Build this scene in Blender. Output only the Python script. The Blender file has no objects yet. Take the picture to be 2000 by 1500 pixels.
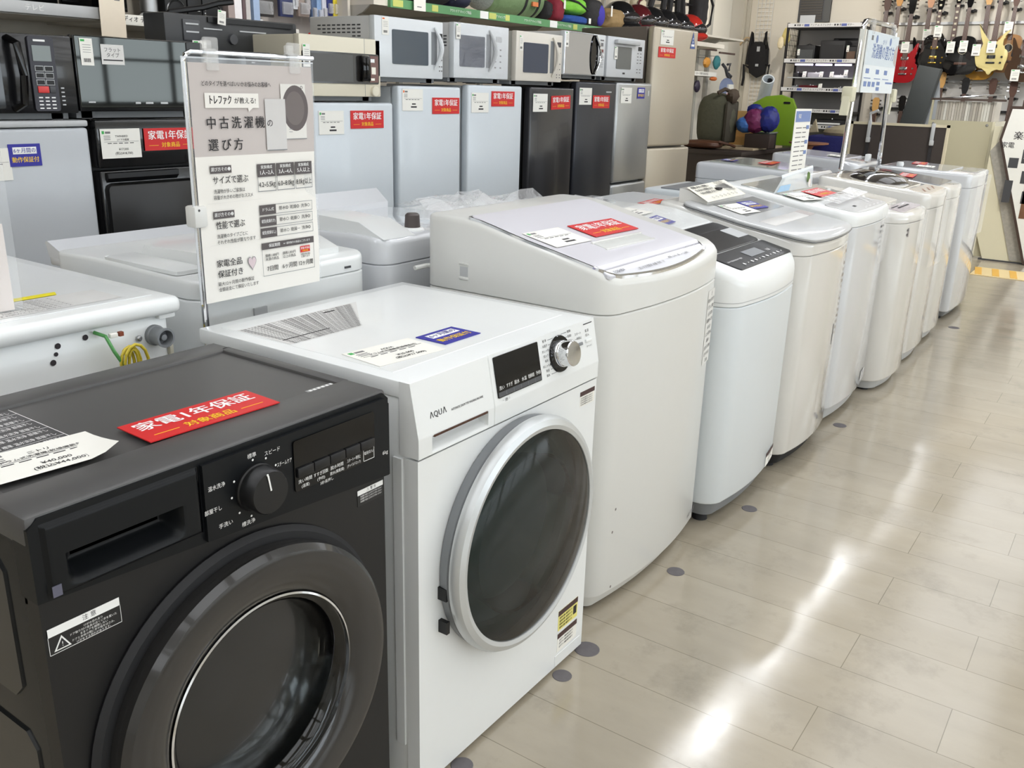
import bpy, bmesh, math, random
from mathutils import Vector, Matrix
R = random.Random(7)
SC = bpy.context.scene
COL = SC.collection
PI = math.pi

# ---------------------------------------------------------------- camera
cam = bpy.data.cameras.new('camera'); CAM = bpy.data.objects.new('camera', cam); COL.objects.link(CAM)
cam.sensor_fit = 'HORIZONTAL'; cam.sensor_width = 36; cam.lens = 1753.08 / 2000 * 36; cam.clip_end = 100; cam.clip_start = .02
yaw, pit, rol = 0.60328883, 0.31879922, 0.02822573
fw = Vector((math.cos(yaw) * math.cos(pit), math.sin(yaw) * math.cos(pit), -math.sin(pit)))
rt = Vector((math.sin(yaw), -math.cos(yaw), 0)); up = rt.cross(fw)
r2 = rt * math.cos(rol) + up * math.sin(rol); u2 = up * math.cos(rol) - rt * math.sin(rol)
CAM.matrix_world = Matrix(((r2.x, u2.x, -fw.x, 0), (r2.y, u2.y, -fw.y, 0), (r2.z, u2.z, -fw.z, 1.295), (0, 0, 0, 1)))
SC.camera = CAM

# ---------------------------------------------------------------- light
vs = SC.view_settings
vs.view_transform = 'Standard'; vs.look = 'None'; vs.gamma = 1; vs.use_curve_mapping = False
vs.exposure = 0.12
W = bpy.data.worlds.new('daylight'); SC.world = W; W.use_nodes = True
bg = W.node_tree.nodes['Background']; bg.inputs[0].default_value = (.86, .94, 1, 1); bg.inputs[1].default_value = 3.9
TUBE, PANEL = 15.0, 1.7           # strength of the tube diffusers and of the added wide ceiling panels
SC.cycles.max_bounces = 8; SC.cycles.diffuse_bounces = 4; SC.cycles.glossy_bounces = 4
SC.cycles.transmission_bounces = 6; SC.cycles.transparent_max_bounces = 12
SC.cycles.sample_clamp_indirect = 4; SC.cycles.caustics_reflective = False; SC.cycles.caustics_refractive = False
SC.cycles.use_denoising = True

# ---------------------------------------------------------------- materials
def lin(c):
    return tuple(((v / 255) / 12.92 if v / 255 <= .04045 else ((v / 255 + .055) / 1.055) ** 2.4) for v in c)
MATS = {}
def mt(name, rgb, rough=.5, metal=0, coat=0, noise=.03, nscale=30, bump=0, bscale=300, emit=0, alpha=1, trans=0, spec=.5):
    if name in MATS: return MATS[name]
    m = bpy.data.materials.new(name); MATS[name] = m; m.use_nodes = True
    nt = m.node_tree; b = nt.nodes['Principled BSDF']; L = nt.links.new
    c = lin(rgb)
    b.inputs['Roughness'].default_value = rough; b.inputs['Metallic'].default_value = metal
    b.inputs['Coat Weight'].default_value = coat; b.inputs['Coat Roughness'].default_value = .05
    b.inputs['Specular IOR Level'].default_value = spec
    tc = nt.nodes.new('ShaderNodeTexCoord')
    if noise:
        n = nt.nodes.new('ShaderNodeTexNoise'); n.inputs['Scale'].default_value = nscale; n.inputs['Detail'].default_value = 3
        L(tc.outputs['Object'], n.inputs['Vector'])
        r = nt.nodes.new('ShaderNodeMapRange'); r.inputs[3].default_value = 1 - noise; r.inputs[4].default_value = 1 + noise
        L(n.outputs['Fac'], r.inputs[0])
        v = nt.nodes.new('ShaderNodeHueSaturation'); v.inputs['Color'].default_value = (*c, 1)
        L(r.outputs[0], v.inputs['Value']); L(v.outputs[0], b.inputs['Base Color'])
        if emit: L(v.outputs[0], b.inputs['Emission Color'])
    else:
        b.inputs['Base Color'].default_value = (*c, 1)
    if emit: b.inputs['Emission Color'].default_value = (*c, 1); b.inputs['Emission Strength'].default_value = emit
    if bump:
        n2 = nt.nodes.new('ShaderNodeTexNoise'); n2.inputs['Scale'].default_value = bscale; n2.inputs['Detail'].default_value = 2
        L(tc.outputs['Object'], n2.inputs['Vector'])
        bp = nt.nodes.new('ShaderNodeBump'); bp.inputs['Strength'].default_value = bump; bp.inputs['Distance'].default_value = .01
        L(n2.outputs['Fac'], bp.inputs['Height']); L(bp.outputs[0], b.inputs['Normal'])
    if trans: b.inputs['Transmission Weight'].default_value = trans
    if alpha < 1: b.inputs['Alpha'].default_value = alpha
    return m
def film(name, rgb, a, rough=.08, wrinkle=0):
    m = mt(name, rgb, rough, noise=0, alpha=a)
    if wrinkle:
        nt = m.node_tree; b = nt.nodes['Principled BSDF']; tc = nt.nodes['Texture Coordinate']
        n = nt.nodes.new('ShaderNodeTexNoise'); n.inputs['Scale'].default_value = 9; n.inputs['Detail'].default_value = 4; n.inputs['Distortion'].default_value = 1.5
        nt.links.new(tc.outputs['Object'], n.inputs['Vector'])
        bp = nt.nodes.new('ShaderNodeBump'); bp.inputs['Strength'].default_value = wrinkle; bp.inputs['Distance'].default_value = .05
        nt.links.new(n.outputs['Fac'], bp.inputs['Height']); nt.links.new(bp.outputs[0], b.inputs['Normal'])
    return m
def glass(name, tint, rough=.02, ior=1.5):
    m = bpy.data.materials.new(name); MATS[name] = m; m.use_nodes = True; nt = m.node_tree; nt.nodes.remove(nt.nodes['Principled BSDF']); N = nt.nodes.new; L = nt.links.new
    a = N('ShaderNodeBsdfTransparent'); a.inputs[0].default_value = (*lin(tint), 1); g = N('ShaderNodeBsdfGlossy'); g.inputs['Roughness'].default_value = rough
    f = N('ShaderNodeFresnel'); f.inputs[0].default_value = ior; x = N('ShaderNodeMixShader'); L(f.outputs[0], x.inputs[0]); L(a.outputs[0], x.inputs[1]); L(g.outputs[0], x.inputs[2]); L(x.outputs[0], nt.nodes['Material Output'].inputs[0]); return m
WHITE = mt('white_enamel', (232, 234, 233), .28, coat=.3, noise=.01)
IVORY = mt('ivory_enamel', (220, 220, 216), .32, coat=.25, noise=.01)
COOL = mt('cool_white_enamel', (219, 225, 228), .3, coat=.25, noise=.01)
WARM = mt('warm_white_enamel', (219, 217, 212), .14, coat=.8, noise=.01)
PEARL = mt('pearl_grey_enamel', (214, 216, 219), .14, coat=.8, noise=.01)
LGREY = mt('light_grey_plastic', (188, 190, 191), .4)
MGREY = mt('mid_grey_plastic', (126, 129, 132), .45)
DGREY = mt('dark_grey_plastic', (70, 71, 74), .45)
BLK = mt('satin_black_plastic', (22, 22, 23), .38, noise=.06, spec=.4)
BLKTOP = mt('charcoal_enamel', (76, 75, 74), .4, noise=.03)
GBLK = mt('gloss_black', (8, 8, 9), .06, noise=0, spec=.4)
VOID = mt('recess_black', (16, 16, 17), .6)
CHROME = mt('chrome', (225, 226, 228), .08, 1, noise=0)
BRUSH = mt('brushed_silver', (190, 192, 195), .25, 1, noise=.05)
STEEL = mt('zinc_steel', (170, 171, 172), .4, 1)
PAPER = mt('card_paper', (238, 236, 228), .7, noise=.01)
RED = mt('warranty_red', (206, 32, 34), .45, noise=.02)
BLUE = mt('guarantee_blue', (46, 44, 150), .45, noise=.02)
INK = mt('print_black', (40, 38, 40), .7, noise=0)
INKG = mt('print_grey', (120, 118, 118), .7, noise=0)
INKW = mt('print_white', (242, 242, 240), .6, noise=0)
YEL = mt('print_yellow', (245, 205, 40), .6, noise=0)
GRN = mt('print_green', (62, 170, 84), .6, noise=0)
ORG = mt('print_orange', (226, 110, 50), .6, noise=0)
RUB = mt('rubber_black', (28, 28, 30), .7)
DGLASS = mt('dark_window_glass', (24, 28, 32), .05, noise=0, coat=.4)

# ---------------------------------------------------------------- mesh builder
_gl = {}
def glyphs(s):
    k = s
    if k not in _gl:
        c = bpy.data.curves.new('t', 'FONT'); c.body = s; c.size = 1; c.align_x = 'CENTER'; c.align_y = 'CENTER'; c.resolution_u = 2
        o = bpy.data.objects.new('t', c); COL.objects.link(o)
        me = o.evaluated_get(bpy.context.evaluated_depsgraph_get()).to_mesh()
        vs_ = [v.co.copy() for v in me.vertices]; fs = [tuple(p.vertices) for p in me.polygons]
        w = (max((v.x for v in vs_), default=0) - min((v.x for v in vs_), default=0))
        bpy.data.objects.remove(o); bpy.data.curves.remove(c); _gl[k] = (vs_, fs, w)
    return _gl[k]
class B:
    def __init__(s): s.bm = bmesh.new(); s.i = 0; s.mats = []
    def mat(s, m):
        if m not in s.mats: s.mats.append(m)
        s.i = s.mats.index(m); return s
    def _f(s, vs_):
        try: f = s.bm.faces.new(vs_); f.material_index = s.i; return f
        except ValueError: return None
    def add(s, verts, faces):
        v = [s.bm.verts.new(c) for c in verts]
        for f in faces: s._f([v[i] for i in f])
        return v
    def box(s, x0, y0, z0, x1, y1, z1, r=0, seg=2, edges=None):
        v = [s.bm.verts.new((x, y, z)) for z in (z0, z1) for y in (y0, y1) for x in (x0, x1)]
        fs = [s._f([v[i] for i in q]) for q in ((0, 2, 3, 1), (4, 5, 7, 6), (0, 1, 5, 4), (2, 6, 7, 3), (0, 4, 6, 2), (1, 3, 7, 5))]
        if r:
            es = set(e for f in fs for e in f.edges)
            if edges == 'v': es = [e for e in es if abs(e.verts[0].co.z - e.verts[1].co.z) > 1e-6]
            if edges == 'y': es = [e for e in es if abs(e.verts[0].co.y - e.verts[1].co.y) > 1e-6]
            if edges == 'x': es = [e for e in es if abs(e.verts[0].co.x - e.verts[1].co.x) > 1e-6]
            bmesh.ops.bevel(s.bm, geom=list(es), offset=r, segments=seg, affect='EDGES', profile=.5, material=-1)
        return s
    def prism(s, poly, a, b, axis='z', r=0, seg=2):
        def P(u, v, w): return {'z': (u, v, w), 'y': (u, w, v), 'x': (w, u, v)}[axis]
        n = len(poly)
        lo = [s.bm.verts.new(P(u, v, a)) for u, v in poly]; hi = [s.bm.verts.new(P(u, v, b)) for u, v in poly]
        fs = [s._f(lo[::-1]), s._f(hi)] + [s._f([lo[i], lo[(i + 1) % n], hi[(i + 1) % n], hi[i]]) for i in range(n)]
        if r:
            es = set(fs[1].edges) if r > 0 else set(fs[0].edges) | set(fs[1].edges)
            bmesh.ops.bevel(s.bm, geom=list(es), offset=abs(r), segments=seg, affect='EDGES', profile=.5, material=-1)
        return s
    def tube(s, pts, r, n=8, closed=False):
        pts = [Vector(p) for p in pts]; rings = []
        for i, p in enumerate(pts):
            a = pts[i - 1] if (i or closed) else p; b = pts[(i + 1) % len(pts)] if (i < len(pts) - 1 or closed) else p
            d = (b - a).normalized(); u = d.cross(Vector((.13, .29, .95))).normalized(); w = d.cross(u)
            rr = r[i] if isinstance(r, (list, tuple)) else r
            rings.append([s.bm.verts.new(p + (u * math.cos(t * 2 * PI / n) + w * math.sin(t * 2 * PI / n)) * rr) for t in range(n)])
        m = len(rings)
        for i in range(m if closed else m - 1):
            A, C = rings[i], rings[(i + 1) % m]
            for t in range(n): s._f([A[t], A[(t + 1) % n], C[(t + 1) % n], C[t]])
        if not closed: s._f(rings[0][::-1]); s._f(rings[-1])
        return s
    def lathe(s, prof, c=(0, 0, 0), axis='z', n=48, sx=1, sy=1):
        c = Vector(c); rings = []
        def P(a, b, h): return {'z': (a, b, h), 'y': (a, h, b), 'x': (h, a, b)}[axis]
        for r, h in prof:
            if r <= 1e-6: rings.append([s.bm.verts.new(c + Vector(P(0, 0, h)))])
            else: rings.append([s.bm.verts.new(c + Vector(P(r * sx * math.cos(2 * PI * t / n), r * sy * math.sin(2 * PI * t / n), h))) for t in range(n)])
        for A, C in zip(rings, rings[1:]):
            for t in range(n):
                q = [A[t % len(A)], A[(t + 1) % len(A)], C[(t + 1) % len(C)], C[t % len(C)]]
                q = [v for i, v in enumerate(q) if v not in q[:i]]
                if len(q) > 2: s._f(q)
        return s
    def quad(s, a, b, c, d): s.add((a, b, c, d), ((0, 1, 2, 3),)); return s
    def sym(s, cx, rings, cap0=False, cap1=True):
        """loft of left-right symmetric loops; a ring is a half outline [(half x, y, z)] from front centre to back centre"""
        pr = None; made = []
        for h in rings:
            m = len(h)
            loop = [s.bm.verts.new((cx + x, y, z)) for x, y, z in h] + [s.bm.verts.new((cx - x, y, z)) for x, y, z in h[::-1]]
            made.append(loop)
            if pr:
                k = len(loop)
                for i in range(k): s._f([pr[i], pr[(i + 1) % k], loop[(i + 1) % k], loop[i]])
            pr = loop
        for on, loop, fl in ((cap0, made[0], 1), (cap1, made[-1], 0)):
            if on:
                k = len(loop); m = k // 2
                for i in range(m - 1):
                    q = [loop[i], loop[i + 1], loop[k - 2 - i], loop[k - 1 - i]]
                    s._f(q[::-1] if fl else q)
        bmesh.ops.remove_doubles(s.bm, verts=[v for l in made for v in l], dist=1e-5)
        return s
    def text(s, body, o, x, y, size, bold=0, wmax=None, squash=1):
        """lettering centred on o; x, y unit directions"""
        o, x, y = Vector(o), Vector(x), Vector(y); vs_, fs, w = glyphs(body)
        k = size if not wmax or w * size <= wmax else wmax / w
        nn = x.cross(y) * 5e-5
        for kk, (dx, dy) in enumerate(((-bold, 0), (bold, 0), (0, bold * .7)) if bold else ((0, 0),)):
            v = [s.bm.verts.new(o + nn * kk + x * ((p.x + dx) * k * squash) + y * ((p.y + dy) * size)) for p in vs_]
            for f in fs: s._f([v[i] for i in f])
        return s
    def ellip(s, c, rx, ry, rz, n=16, m=10, jit=0):
        rnd = random.Random(int(c[0] * 997 + c[2] * 131)); rows = []
        for i in range(m + 1):
            t = PI * i / m; k = [1] if i in (0, m) else range(n)
            row = []
            for j in (range(1) if i in (0, m) else range(n)):
                p = 2 * PI * j / n; q = 1 + (rnd.random() - .5) * jit
                row.append(s.bm.verts.new((c[0] + rx * q * math.sin(t) * math.cos(p), c[1] + ry * q * math.sin(t) * math.sin(p), c[2] + rz * q * math.cos(t))))
            rows.append(row)
        for A, C in zip(rows, rows[1:]):
            for t in range(n):
                q = [A[t % len(A)], C[t % len(C)], C[(t + 1) % len(C)], A[(t + 1) % len(A)]]
                q = [v for i, v in enumerate(q) if v not in q[:i]]
                if len(q) > 2: s._f(q)
        return s
    def xf(s, M): bmesh.ops.transform(s.bm, matrix=M, verts=s.bm.verts); return s

def link(name, me, parent=None):
    o = bpy.data.objects.new(name, me); COL.objects.link(o)
    if parent: o.parent = parent
    return o
def finish(b, name, m=None, angle=32):
    me = bpy.data.meshes.new(name)
    bmesh.ops.recalc_face_normals(b.bm, faces=b.bm.faces)
    b.bm.to_mesh(me); b.bm.free()
    for q in (b.mats or [m]): me.materials.append(q)
    me.polygons.foreach_set('use_smooth', [True] * len(me.polygons))
    me.set_sharp_from_angle(angle=math.radians(angle))
    return me
class T:
    """one thing: an Empty at its base; parts are given in world coordinates unless local=True"""
    def __init__(s, name, label, cat, loc, group=None, rz=0, M=None):
        s.o = link(name, None); s.o['label'] = label; s.o['category'] = cat
        if group: s.o['group'] = group
        s.M = M if M else Matrix.Translation(loc) @ Matrix.Rotation(rz, 4, 'Z')
        s.o.matrix_world = s.M; s.inv = s.M.inverted()
    def part(s, name, b, m=None, parent=None, label=None, local=False, angle=32):
        if not local: b.xf(s.inv)
        o = link(name, finish(b, name, m, angle), parent or s.o)
        if label: o['label'] = label
        return o
def solo(name, label, cat, b, m=None, group=None, M=None, loc=None, kind=None, angle=32, local=True):
    if loc is not None: M = Matrix.Translation(loc)
    if M is not None and not local: b.xf(M.inverted())
    o = link(name, finish(b, name, m, angle))
    if M is not None: o.matrix_world = M
    if label: o['label'] = label; o['category'] = cat
    if group: o['group'] = group
    if kind: o['kind'] = kind
    return o
def struct(name, b, m=None):
    o = link(name, finish(b, name, m)); o['kind'] = 'structure'; return o
def frame(o, x, y):
    x = Vector(x).normalized(); y = Vector(y); y = (y - x * y.dot(x)).normalized(); z = x.cross(y)
    return Matrix(((x.x, y.x, z.x, o[0]), (x.y, y.y, z.y, o[1]), (x.z, y.z, z.z, o[2]), (0, 0, 0, 1)))
X3, Y3, Z3 = (1, 0, 0), (0, 1, 0), (0, 0, 1)
# ================================================================ the room
def floor_mat():
    m = bpy.data.materials.new('worn_vinyl_planks'); m.use_nodes = True; nt = m.node_tree; b = nt.nodes['Principled BSDF']; L = nt.links.new; N = nt.nodes.new
    tc = N('ShaderNodeTexCoord'); mp = N('ShaderNodeMapping'); mp.inputs['Rotation'].default_value = (0, 0, PI / 2); mp.inputs['Location'].default_value = (.13, .4935, 0)
    L(tc.outputs['Object'], mp.inputs[0])
    br = N('ShaderNodeTexBrick'); br.inputs['Scale'].default_value = 1; br.inputs['Brick Width'].default_value = .914; br.inputs['Row Height'].default_value = .1755
    br.inputs['Mortar Size'].default_value = .0011; br.inputs['Mortar Smooth'].default_value = .3; br.offset = .27; br.offset_frequency = 2; br.squash = 1
    br.inputs['Color1'].default_value = (*lin((168, 158, 140)), 1); br.inputs['Color2'].default_value = (*lin((173, 163, 145)), 1); br.inputs['Mortar'].default_value = (*lin((128, 119, 102)), 1)
    L(mp.outputs[0], br.inputs['Vector'])
    mp2 = N('ShaderNodeMapping'); mp2.inputs['Scale'].default_value = (3.2, 1.1, 1); L(tc.outputs['Object'], mp2.inputs[0])
    n = N('ShaderNodeTexNoise'); n.inputs['Scale'].default_value = 2.2; n.inputs['Detail'].default_value = 8; n.inputs['Roughness'].default_value = .62; L(mp2.outputs[0], n.inputs['Vector'])
    r = N('ShaderNodeMapRange'); r.inputs[1].default_value = .3; r.inputs[2].default_value = .72; r.inputs[3].default_value = 1.06; r.inputs[4].default_value = .88; L(n.outputs['Fac'], r.inputs[0])
    n3 = N('ShaderNodeTexNoise'); n3.inputs['Scale'].default_value = 5; n3.inputs['Detail'].default_value = 7; n3.inputs['Roughness'].default_value = .7; L(tc.outputs['Object'], n3.inputs['Vector'])
    r3 = N('ShaderNodeMapRange'); r3.inputs[1].default_value = .54; r3.inputs[2].default_value = .78; r3.inputs[3].default_value = 1; r3.inputs[4].default_value = .7; L(n3.outputs['Fac'], r3.inputs[0])
    mu = N('ShaderNodeMath'); mu.operation = 'MULTIPLY'; L(r.outputs[0], mu.inputs[0]); L(r3.outputs[0], mu.inputs[1])
    h = N('ShaderNodeHueSaturation'); L(br.outputs['Color'], h.inputs['Color']); L(mu.outputs[0], h.inputs['Value']); L(h.outputs[0], b.inputs['Base Color'])
    n2 = N('ShaderNodeTexNoise'); n2.inputs['Scale'].default_value = 5; n2.inputs['Detail'].default_value = 6; L(tc.outputs['Object'], n2.inputs['Vector'])
    r2_ = N('ShaderNodeMapRange'); r2_.inputs[1].default_value = .3; r2_.inputs[2].default_value = .7; r2_.inputs[3].default_value = .1; r2_.inputs[4].default_value = .2; L(n2.outputs['Fac'], r2_.inputs[0]); L(r2_.outputs[0], b.inputs['Roughness'])
    bp = N('ShaderNodeBump'); bp.inputs['Strength'].default_value = .05; bp.inputs['Distance'].default_value = .01; L(n2.outputs['Fac'], bp.inputs['Height']); L(bp.outputs[0], b.inputs['Normal'])
    b.inputs['Specular IOR Level'].default_value = .9
    return m
struct('floor', B().mat(floor_mat()).box(-4, -6.2, -.1, 12.2, 4.95, 0))
CEIL = mt('ceiling_board', (236, 235, 230), .8, noise=.02, nscale=3)
WALL = mt('cream_wallpaper', (232, 224, 208), .75, noise=.02, nscale=6, bump=.1, bscale=200)
WALLG = mt('white_wallpaper', (222, 220, 214), .75, noise=.02, nscale=6)
struct('ceiling', B().mat(CEIL).box(-4, -6.2, 2.95, 12.2, 1.95, 3.05))
struct('added_soffit', B().mat(mt('added_soffit_dark', (92, 90, 88), .8)).box(-4, 1.95, 2.9, 12.2, 4.95, 3.05))  # unseen dark ceiling section, added to cut off the floor's bright streak
struct('wall_right', B().mat(WALL).box(12.0, -6.2, 0, 12.2, 4.95, 2.95))
struct('wall_back', B().mat(WALL).box(-4, 4.75, 0, 12.0, 4.95, 2.95))
struct('wall_left', B().mat(WALLG).box(-4.2, -6.2, 0, -4, 4.95, 2.95))
b = B().mat(WALLG).box(-4, -6.2, 0, 12, -6, .9).box(-4, -6.2, 2.3, 12, -6, 2.95)
for x in (-4, -.6, 2.8, 6.2, 9.6, 11.85): b.box(x, -6.2, .9, x + .15, -6, 2.3)
struct('wall_front', b)
for i, x in enumerate((-4, -.6, 2.8, 6.2)):
    b = B().mat(DGREY)
    for k in range(4): b.box(x + .15 + k * 1.06, -6.08, .9, x + .2 + k * 1.06, -6.03, 2.3)
    b.box(x + .15, -6.08, .9, x + 3.4, -6.03, .96).box(x + .15, -6.08, 2.24, x + 3.4, -6.03, 2.3).box(x + .15, -6.08, 1.5, x + 3.4, -6.03, 1.54)
    struct('window_%d' % (i + 1), b)
struct('trim_1', B().mat(mt('wall_trim', (205, 198, 182), .6)).box(11.97, 4.68, 0, 12.0, 4.75, 2.95).box(11.92, 4.72, 0, 12.0, 4.75, 2.95))
struct('baseboard_right', B().mat(DGREY).box(11.985, -6, 0, 12.0, 4.5, .06))
# ceiling fluorescents; the wide panels are unseen, added to brighten the floor evenly
LAMP = mt('fluorescent_diffuser', (247, 250, 255), .5, noise=0, emit=TUBE)
CASE = mt('lamp_housing', (235, 235, 233), .5)
PLAMP = mt('added_panel_diffuser', (247, 250, 255), .5, noise=0, emit=PANEL)
lamp0 = {}
def lamp(x, y, wide):
    if wide not in lamp0:
        k = .45 if wide else .08
        t = T('ceiling_light', 'unseen wide luminous panel added to brighten the floor evenly' if wide else 'white linear fluorescent ceiling light', 'ceiling light', (x, y, 2.95), 'added wide ceiling panels' if wide else 'linear ceiling lights along the drop edge')
        t.part('housing', B().mat(CASE).box(-.66, -k, -.03, .66, k, 0), local=True)
        t.part('diffuser', B().mat(PLAMP if wide else LAMP).box(-.64, -k + .02, -.055 + .02 * wide, .64, k - .02, -.03), local=True)
        lamp0[wide] = t.o; return
    src = lamp0[wide]; o = src.copy(); COL.objects.link(o); o.location = (x, y, 2.95)
    for c in src.children:
        d = c.copy(); COL.objects.link(d); d.parent = o
for i in range(10): lamp(-2.6 + 1.5 * i, 1.75, 0)
for y in (.6, -.7, -2.0, -3.3, -4.6):
    for i in range(10): lamp(-2.6 + 1.5 * i, y, 1)
CANW = mt('spot_can', (225, 225, 222), .5)
def spot(x, y, tx, ty, tz, watts, size=70):
    z = 2.84; t = T('track_spotlight', 'white ceiling spotlight aimed at the walls or the cream panel', 'spotlight', (x, y, z), 'ceiling spotlights'); d = Vector((tx - x, ty - y, tz - z)).normalized(); q = d.to_track_quat('-Z', 'Y').to_matrix().to_4x4()
    t.part('can', B().mat(CANW).lathe([(0, .1), (.045, .1), (.05, 0), (.044, 0), (.04, .06), (0, .06)], n=20).xf(q), local=True); t.part('stem', B().mat(CANW).box(-.008, -.008, .04, .008, .008, .11), local=True)
    L_ = bpy.data.lights.new('spot_beam', 'SPOT'); L_.energy = watts; L_.spot_size = math.radians(size); L_.spot_blend = .8; L_.shadow_soft_size = .04; L_.color = (1, .96, .9)
    o = link('spot_beam', L_, t.o); o.matrix_local = q
for y in (.8, 2.0, 3.2, 4.2): spot(9.6, min(y, 4.0), 12, y, 1.9, 62, 80)
spot(6.6, .2, 8.6, .75, .7, 110, 60)  # extra unseen spotlight, added to brighten the cream panel at the right
for x in (1.9, 3.2, 4.5, 5.8, 7.1, 8.4, 9.7): spot(x, 2.55, x + .4, 4.2, 1.75, 55, 75)
# ---------------------------------------------------------------- marks on the floor
STAIN = mt('grey_felt_spot', (104, 100, 102), .8, noise=.15, nscale=60)
for x, y, rx, lab in ((1.167, .9, .022, 'grey round spot on the floor nearest the camera, under the white drum washer front'), (1.535, .893, .022, 'grey round floor spot before the drum washer corner sticker'), (1.66, .9, .03, 'grey round floor spot at the right corner of the drum washer'),
                      (2.136, .888, .024, 'lone grey round floor spot in front of the tall sloped-lid washer'), (2.66, .87, .024, 'grey round floor spot in front of the dark-lidded washer'), (3.655, .86, .026, 'grey round floor spot before the sixth machine of the row'), (5.81, .8, .03, 'farthest grey round floor spot, beside the last washer')):
    solo('floor_spot', lab, 'floor spot', B().mat(STAIN).lathe([(0, .0012), (rx, .001), (rx * 1.05, 0)], n=20), loc=(x, y, .0003), group='grey round spots on the floor along the washers')
b = B().mat(mt('strip_cream', (222, 200, 150), .6)).box(-.2, -1.6, 0, .2, .33, .004)
b.mat(mt('strip_ochre', (222, 172, 74), .6))
for k in range(15):
    y = -1.5 + k * .125
    b.prism([(-.17, y), (-.17, y + .05), (.17, y + .1), (.17, y + .05)], .004, .006)
solo('floor_tape', 'yellow and cream hatched safety strip on the floor by the sign board', 'floor tape', b, loc=(7.98, .7, .0005))

# ================================================================ cards
def red_card(lab, M, w=.215, h=.078, group='red warranty cards'):
    b = B().mat(RED).box(-w / 2, -h / 2, 0, w / 2, h / 2, .0015)
    b.mat(INKW).text('家電1年保証', (0, h * .16, .0018), X3, Y3, h * .43, .018, w * .88)
    b.mat(YEL).text('対象商品', (0, -h * .27, .0018), X3, Y3, h * .25, .012)
    for s in (-1, 1): b.box(s * w * .33 - w * .09, -h * .28, .0015, s * w * .33 + w * .09, -h * .265, .0018)
    return solo('warranty_card', lab, 'card', b, M=M, group=group)
def blue_card(lab, M, w=.105, h=.072, group='blue guarantee cards'):
    b = B().mat(BLUE).box(-w / 2, -h / 2, 0, w / 2, h / 2, .0015)
    b.mat(INKW).box(-w * .37, h * .05, .0015, w * .37, h * .36, .0018, .0001)
    b.mat(BLUE).text('6ヶ月間の', (0, h * .2, .0021), X3, Y3, h * .24, .01, w * .68)
    b.mat(YEL).text('動作保証付', (0, -h * .22, .0018), X3, Y3, h * .27, .012, w * .84)
    return solo('guarantee_card', lab, 'card', b, M=M, group=group)
def price_card(lab, M, w=.15, h=.1, brand='', item='', price='', tax='', group='white price cards', curl=0, logo=GRN):
    b = B().mat(PAPER)
    if curl:
        n = 8; P = []
        for i in range(n + 1):
            u = i / n; x = -w / 2 + w * u
            for j in range(5):
                v = j / 4; y = -h / 2 + h * v
                P.append((x, y, .001 + curl * max(0, u - .72) ** 2 * 9 * (1 - v) ** 1.5))
        b.add(P, [(i * 5 + j, i * 5 + 5 + j, i * 5 + 6 + j, i * 5 + 1 + j) for i in range(n) for j in range(4)])
    else: b.box(-w / 2, -h / 2, 0, w / 2, h / 2, .001)
    z = .0014
    b.mat(logo).box(-w * .46, h * .33, z - .0003, -w * .4, h * .43, z)
    b.mat(INKG)
    b.box(-w * .38, h * .34, z - .0003, -w * .25, h * .41, z)
    for k in range(3): b.box(-w * .42, h * (.25 - k * .06), z - .0003, -w * .26, h * (.27 - k * .06), z)
    b.box(-w * .42, h * .06, z - .0003, w * .45, h * .07, z)
    b.mat(INK)
    if brand: b.text(brand, (w * .02, h * .24, z), X3, Y3, h * .1, .008, w * .36)
    if item: b.text(item, (w * .05, h * .12, z), X3, Y3, h * .085, .003, w * .75)
    for k in range(5): b.box(-w * .34 + k * w * .14, 0, z - .0003, -w * .24 + k * w * .14, h * .022, z)
    if price: b.text(price, (w * .05, -h * .2, z), X3, Y3, h * .115, .006); b.text(tax, (w * .05, -h * .34, z), X3, Y3, h * .115, .006)
    else:
        b.box(-w * .04, -h * .22, z - .0003, w * .14, -h * .16, z); b.box(-w * .09, -h * .36, z - .0003, w * .19, -h * .29, z)
    return solo('price_card', lab, 'card', b, M=M, group=group)
def tag_strip(lab, M, w=.045, h=.1, group='narrow price tags on microwaves', logo=GRN):
    b = B().mat(PAPER).box(-w / 2, -h / 2, 0, w / 2, h / 2, .0008)
    b.mat(logo).box(-w * .42, h * .38, .0008, -w * .1, h * .46, .001)
    b.mat(INKG)
    for k in range(4): b.box(-w * .3, h * (.25 - k * .09), .0008, w * .35, h * (.265 - k * .09), .001)
    b.mat(INK)
    for k in range(9): b.box(-w * .3 + k * w * .065, -h * .38, .0008, -w * .3 + k * w * .065 + w * (.03 + .02 * (k % 2)), -h * .24, .001)
    return solo('price_tag', lab, 'price tag', b, M=M, group=group)
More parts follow.
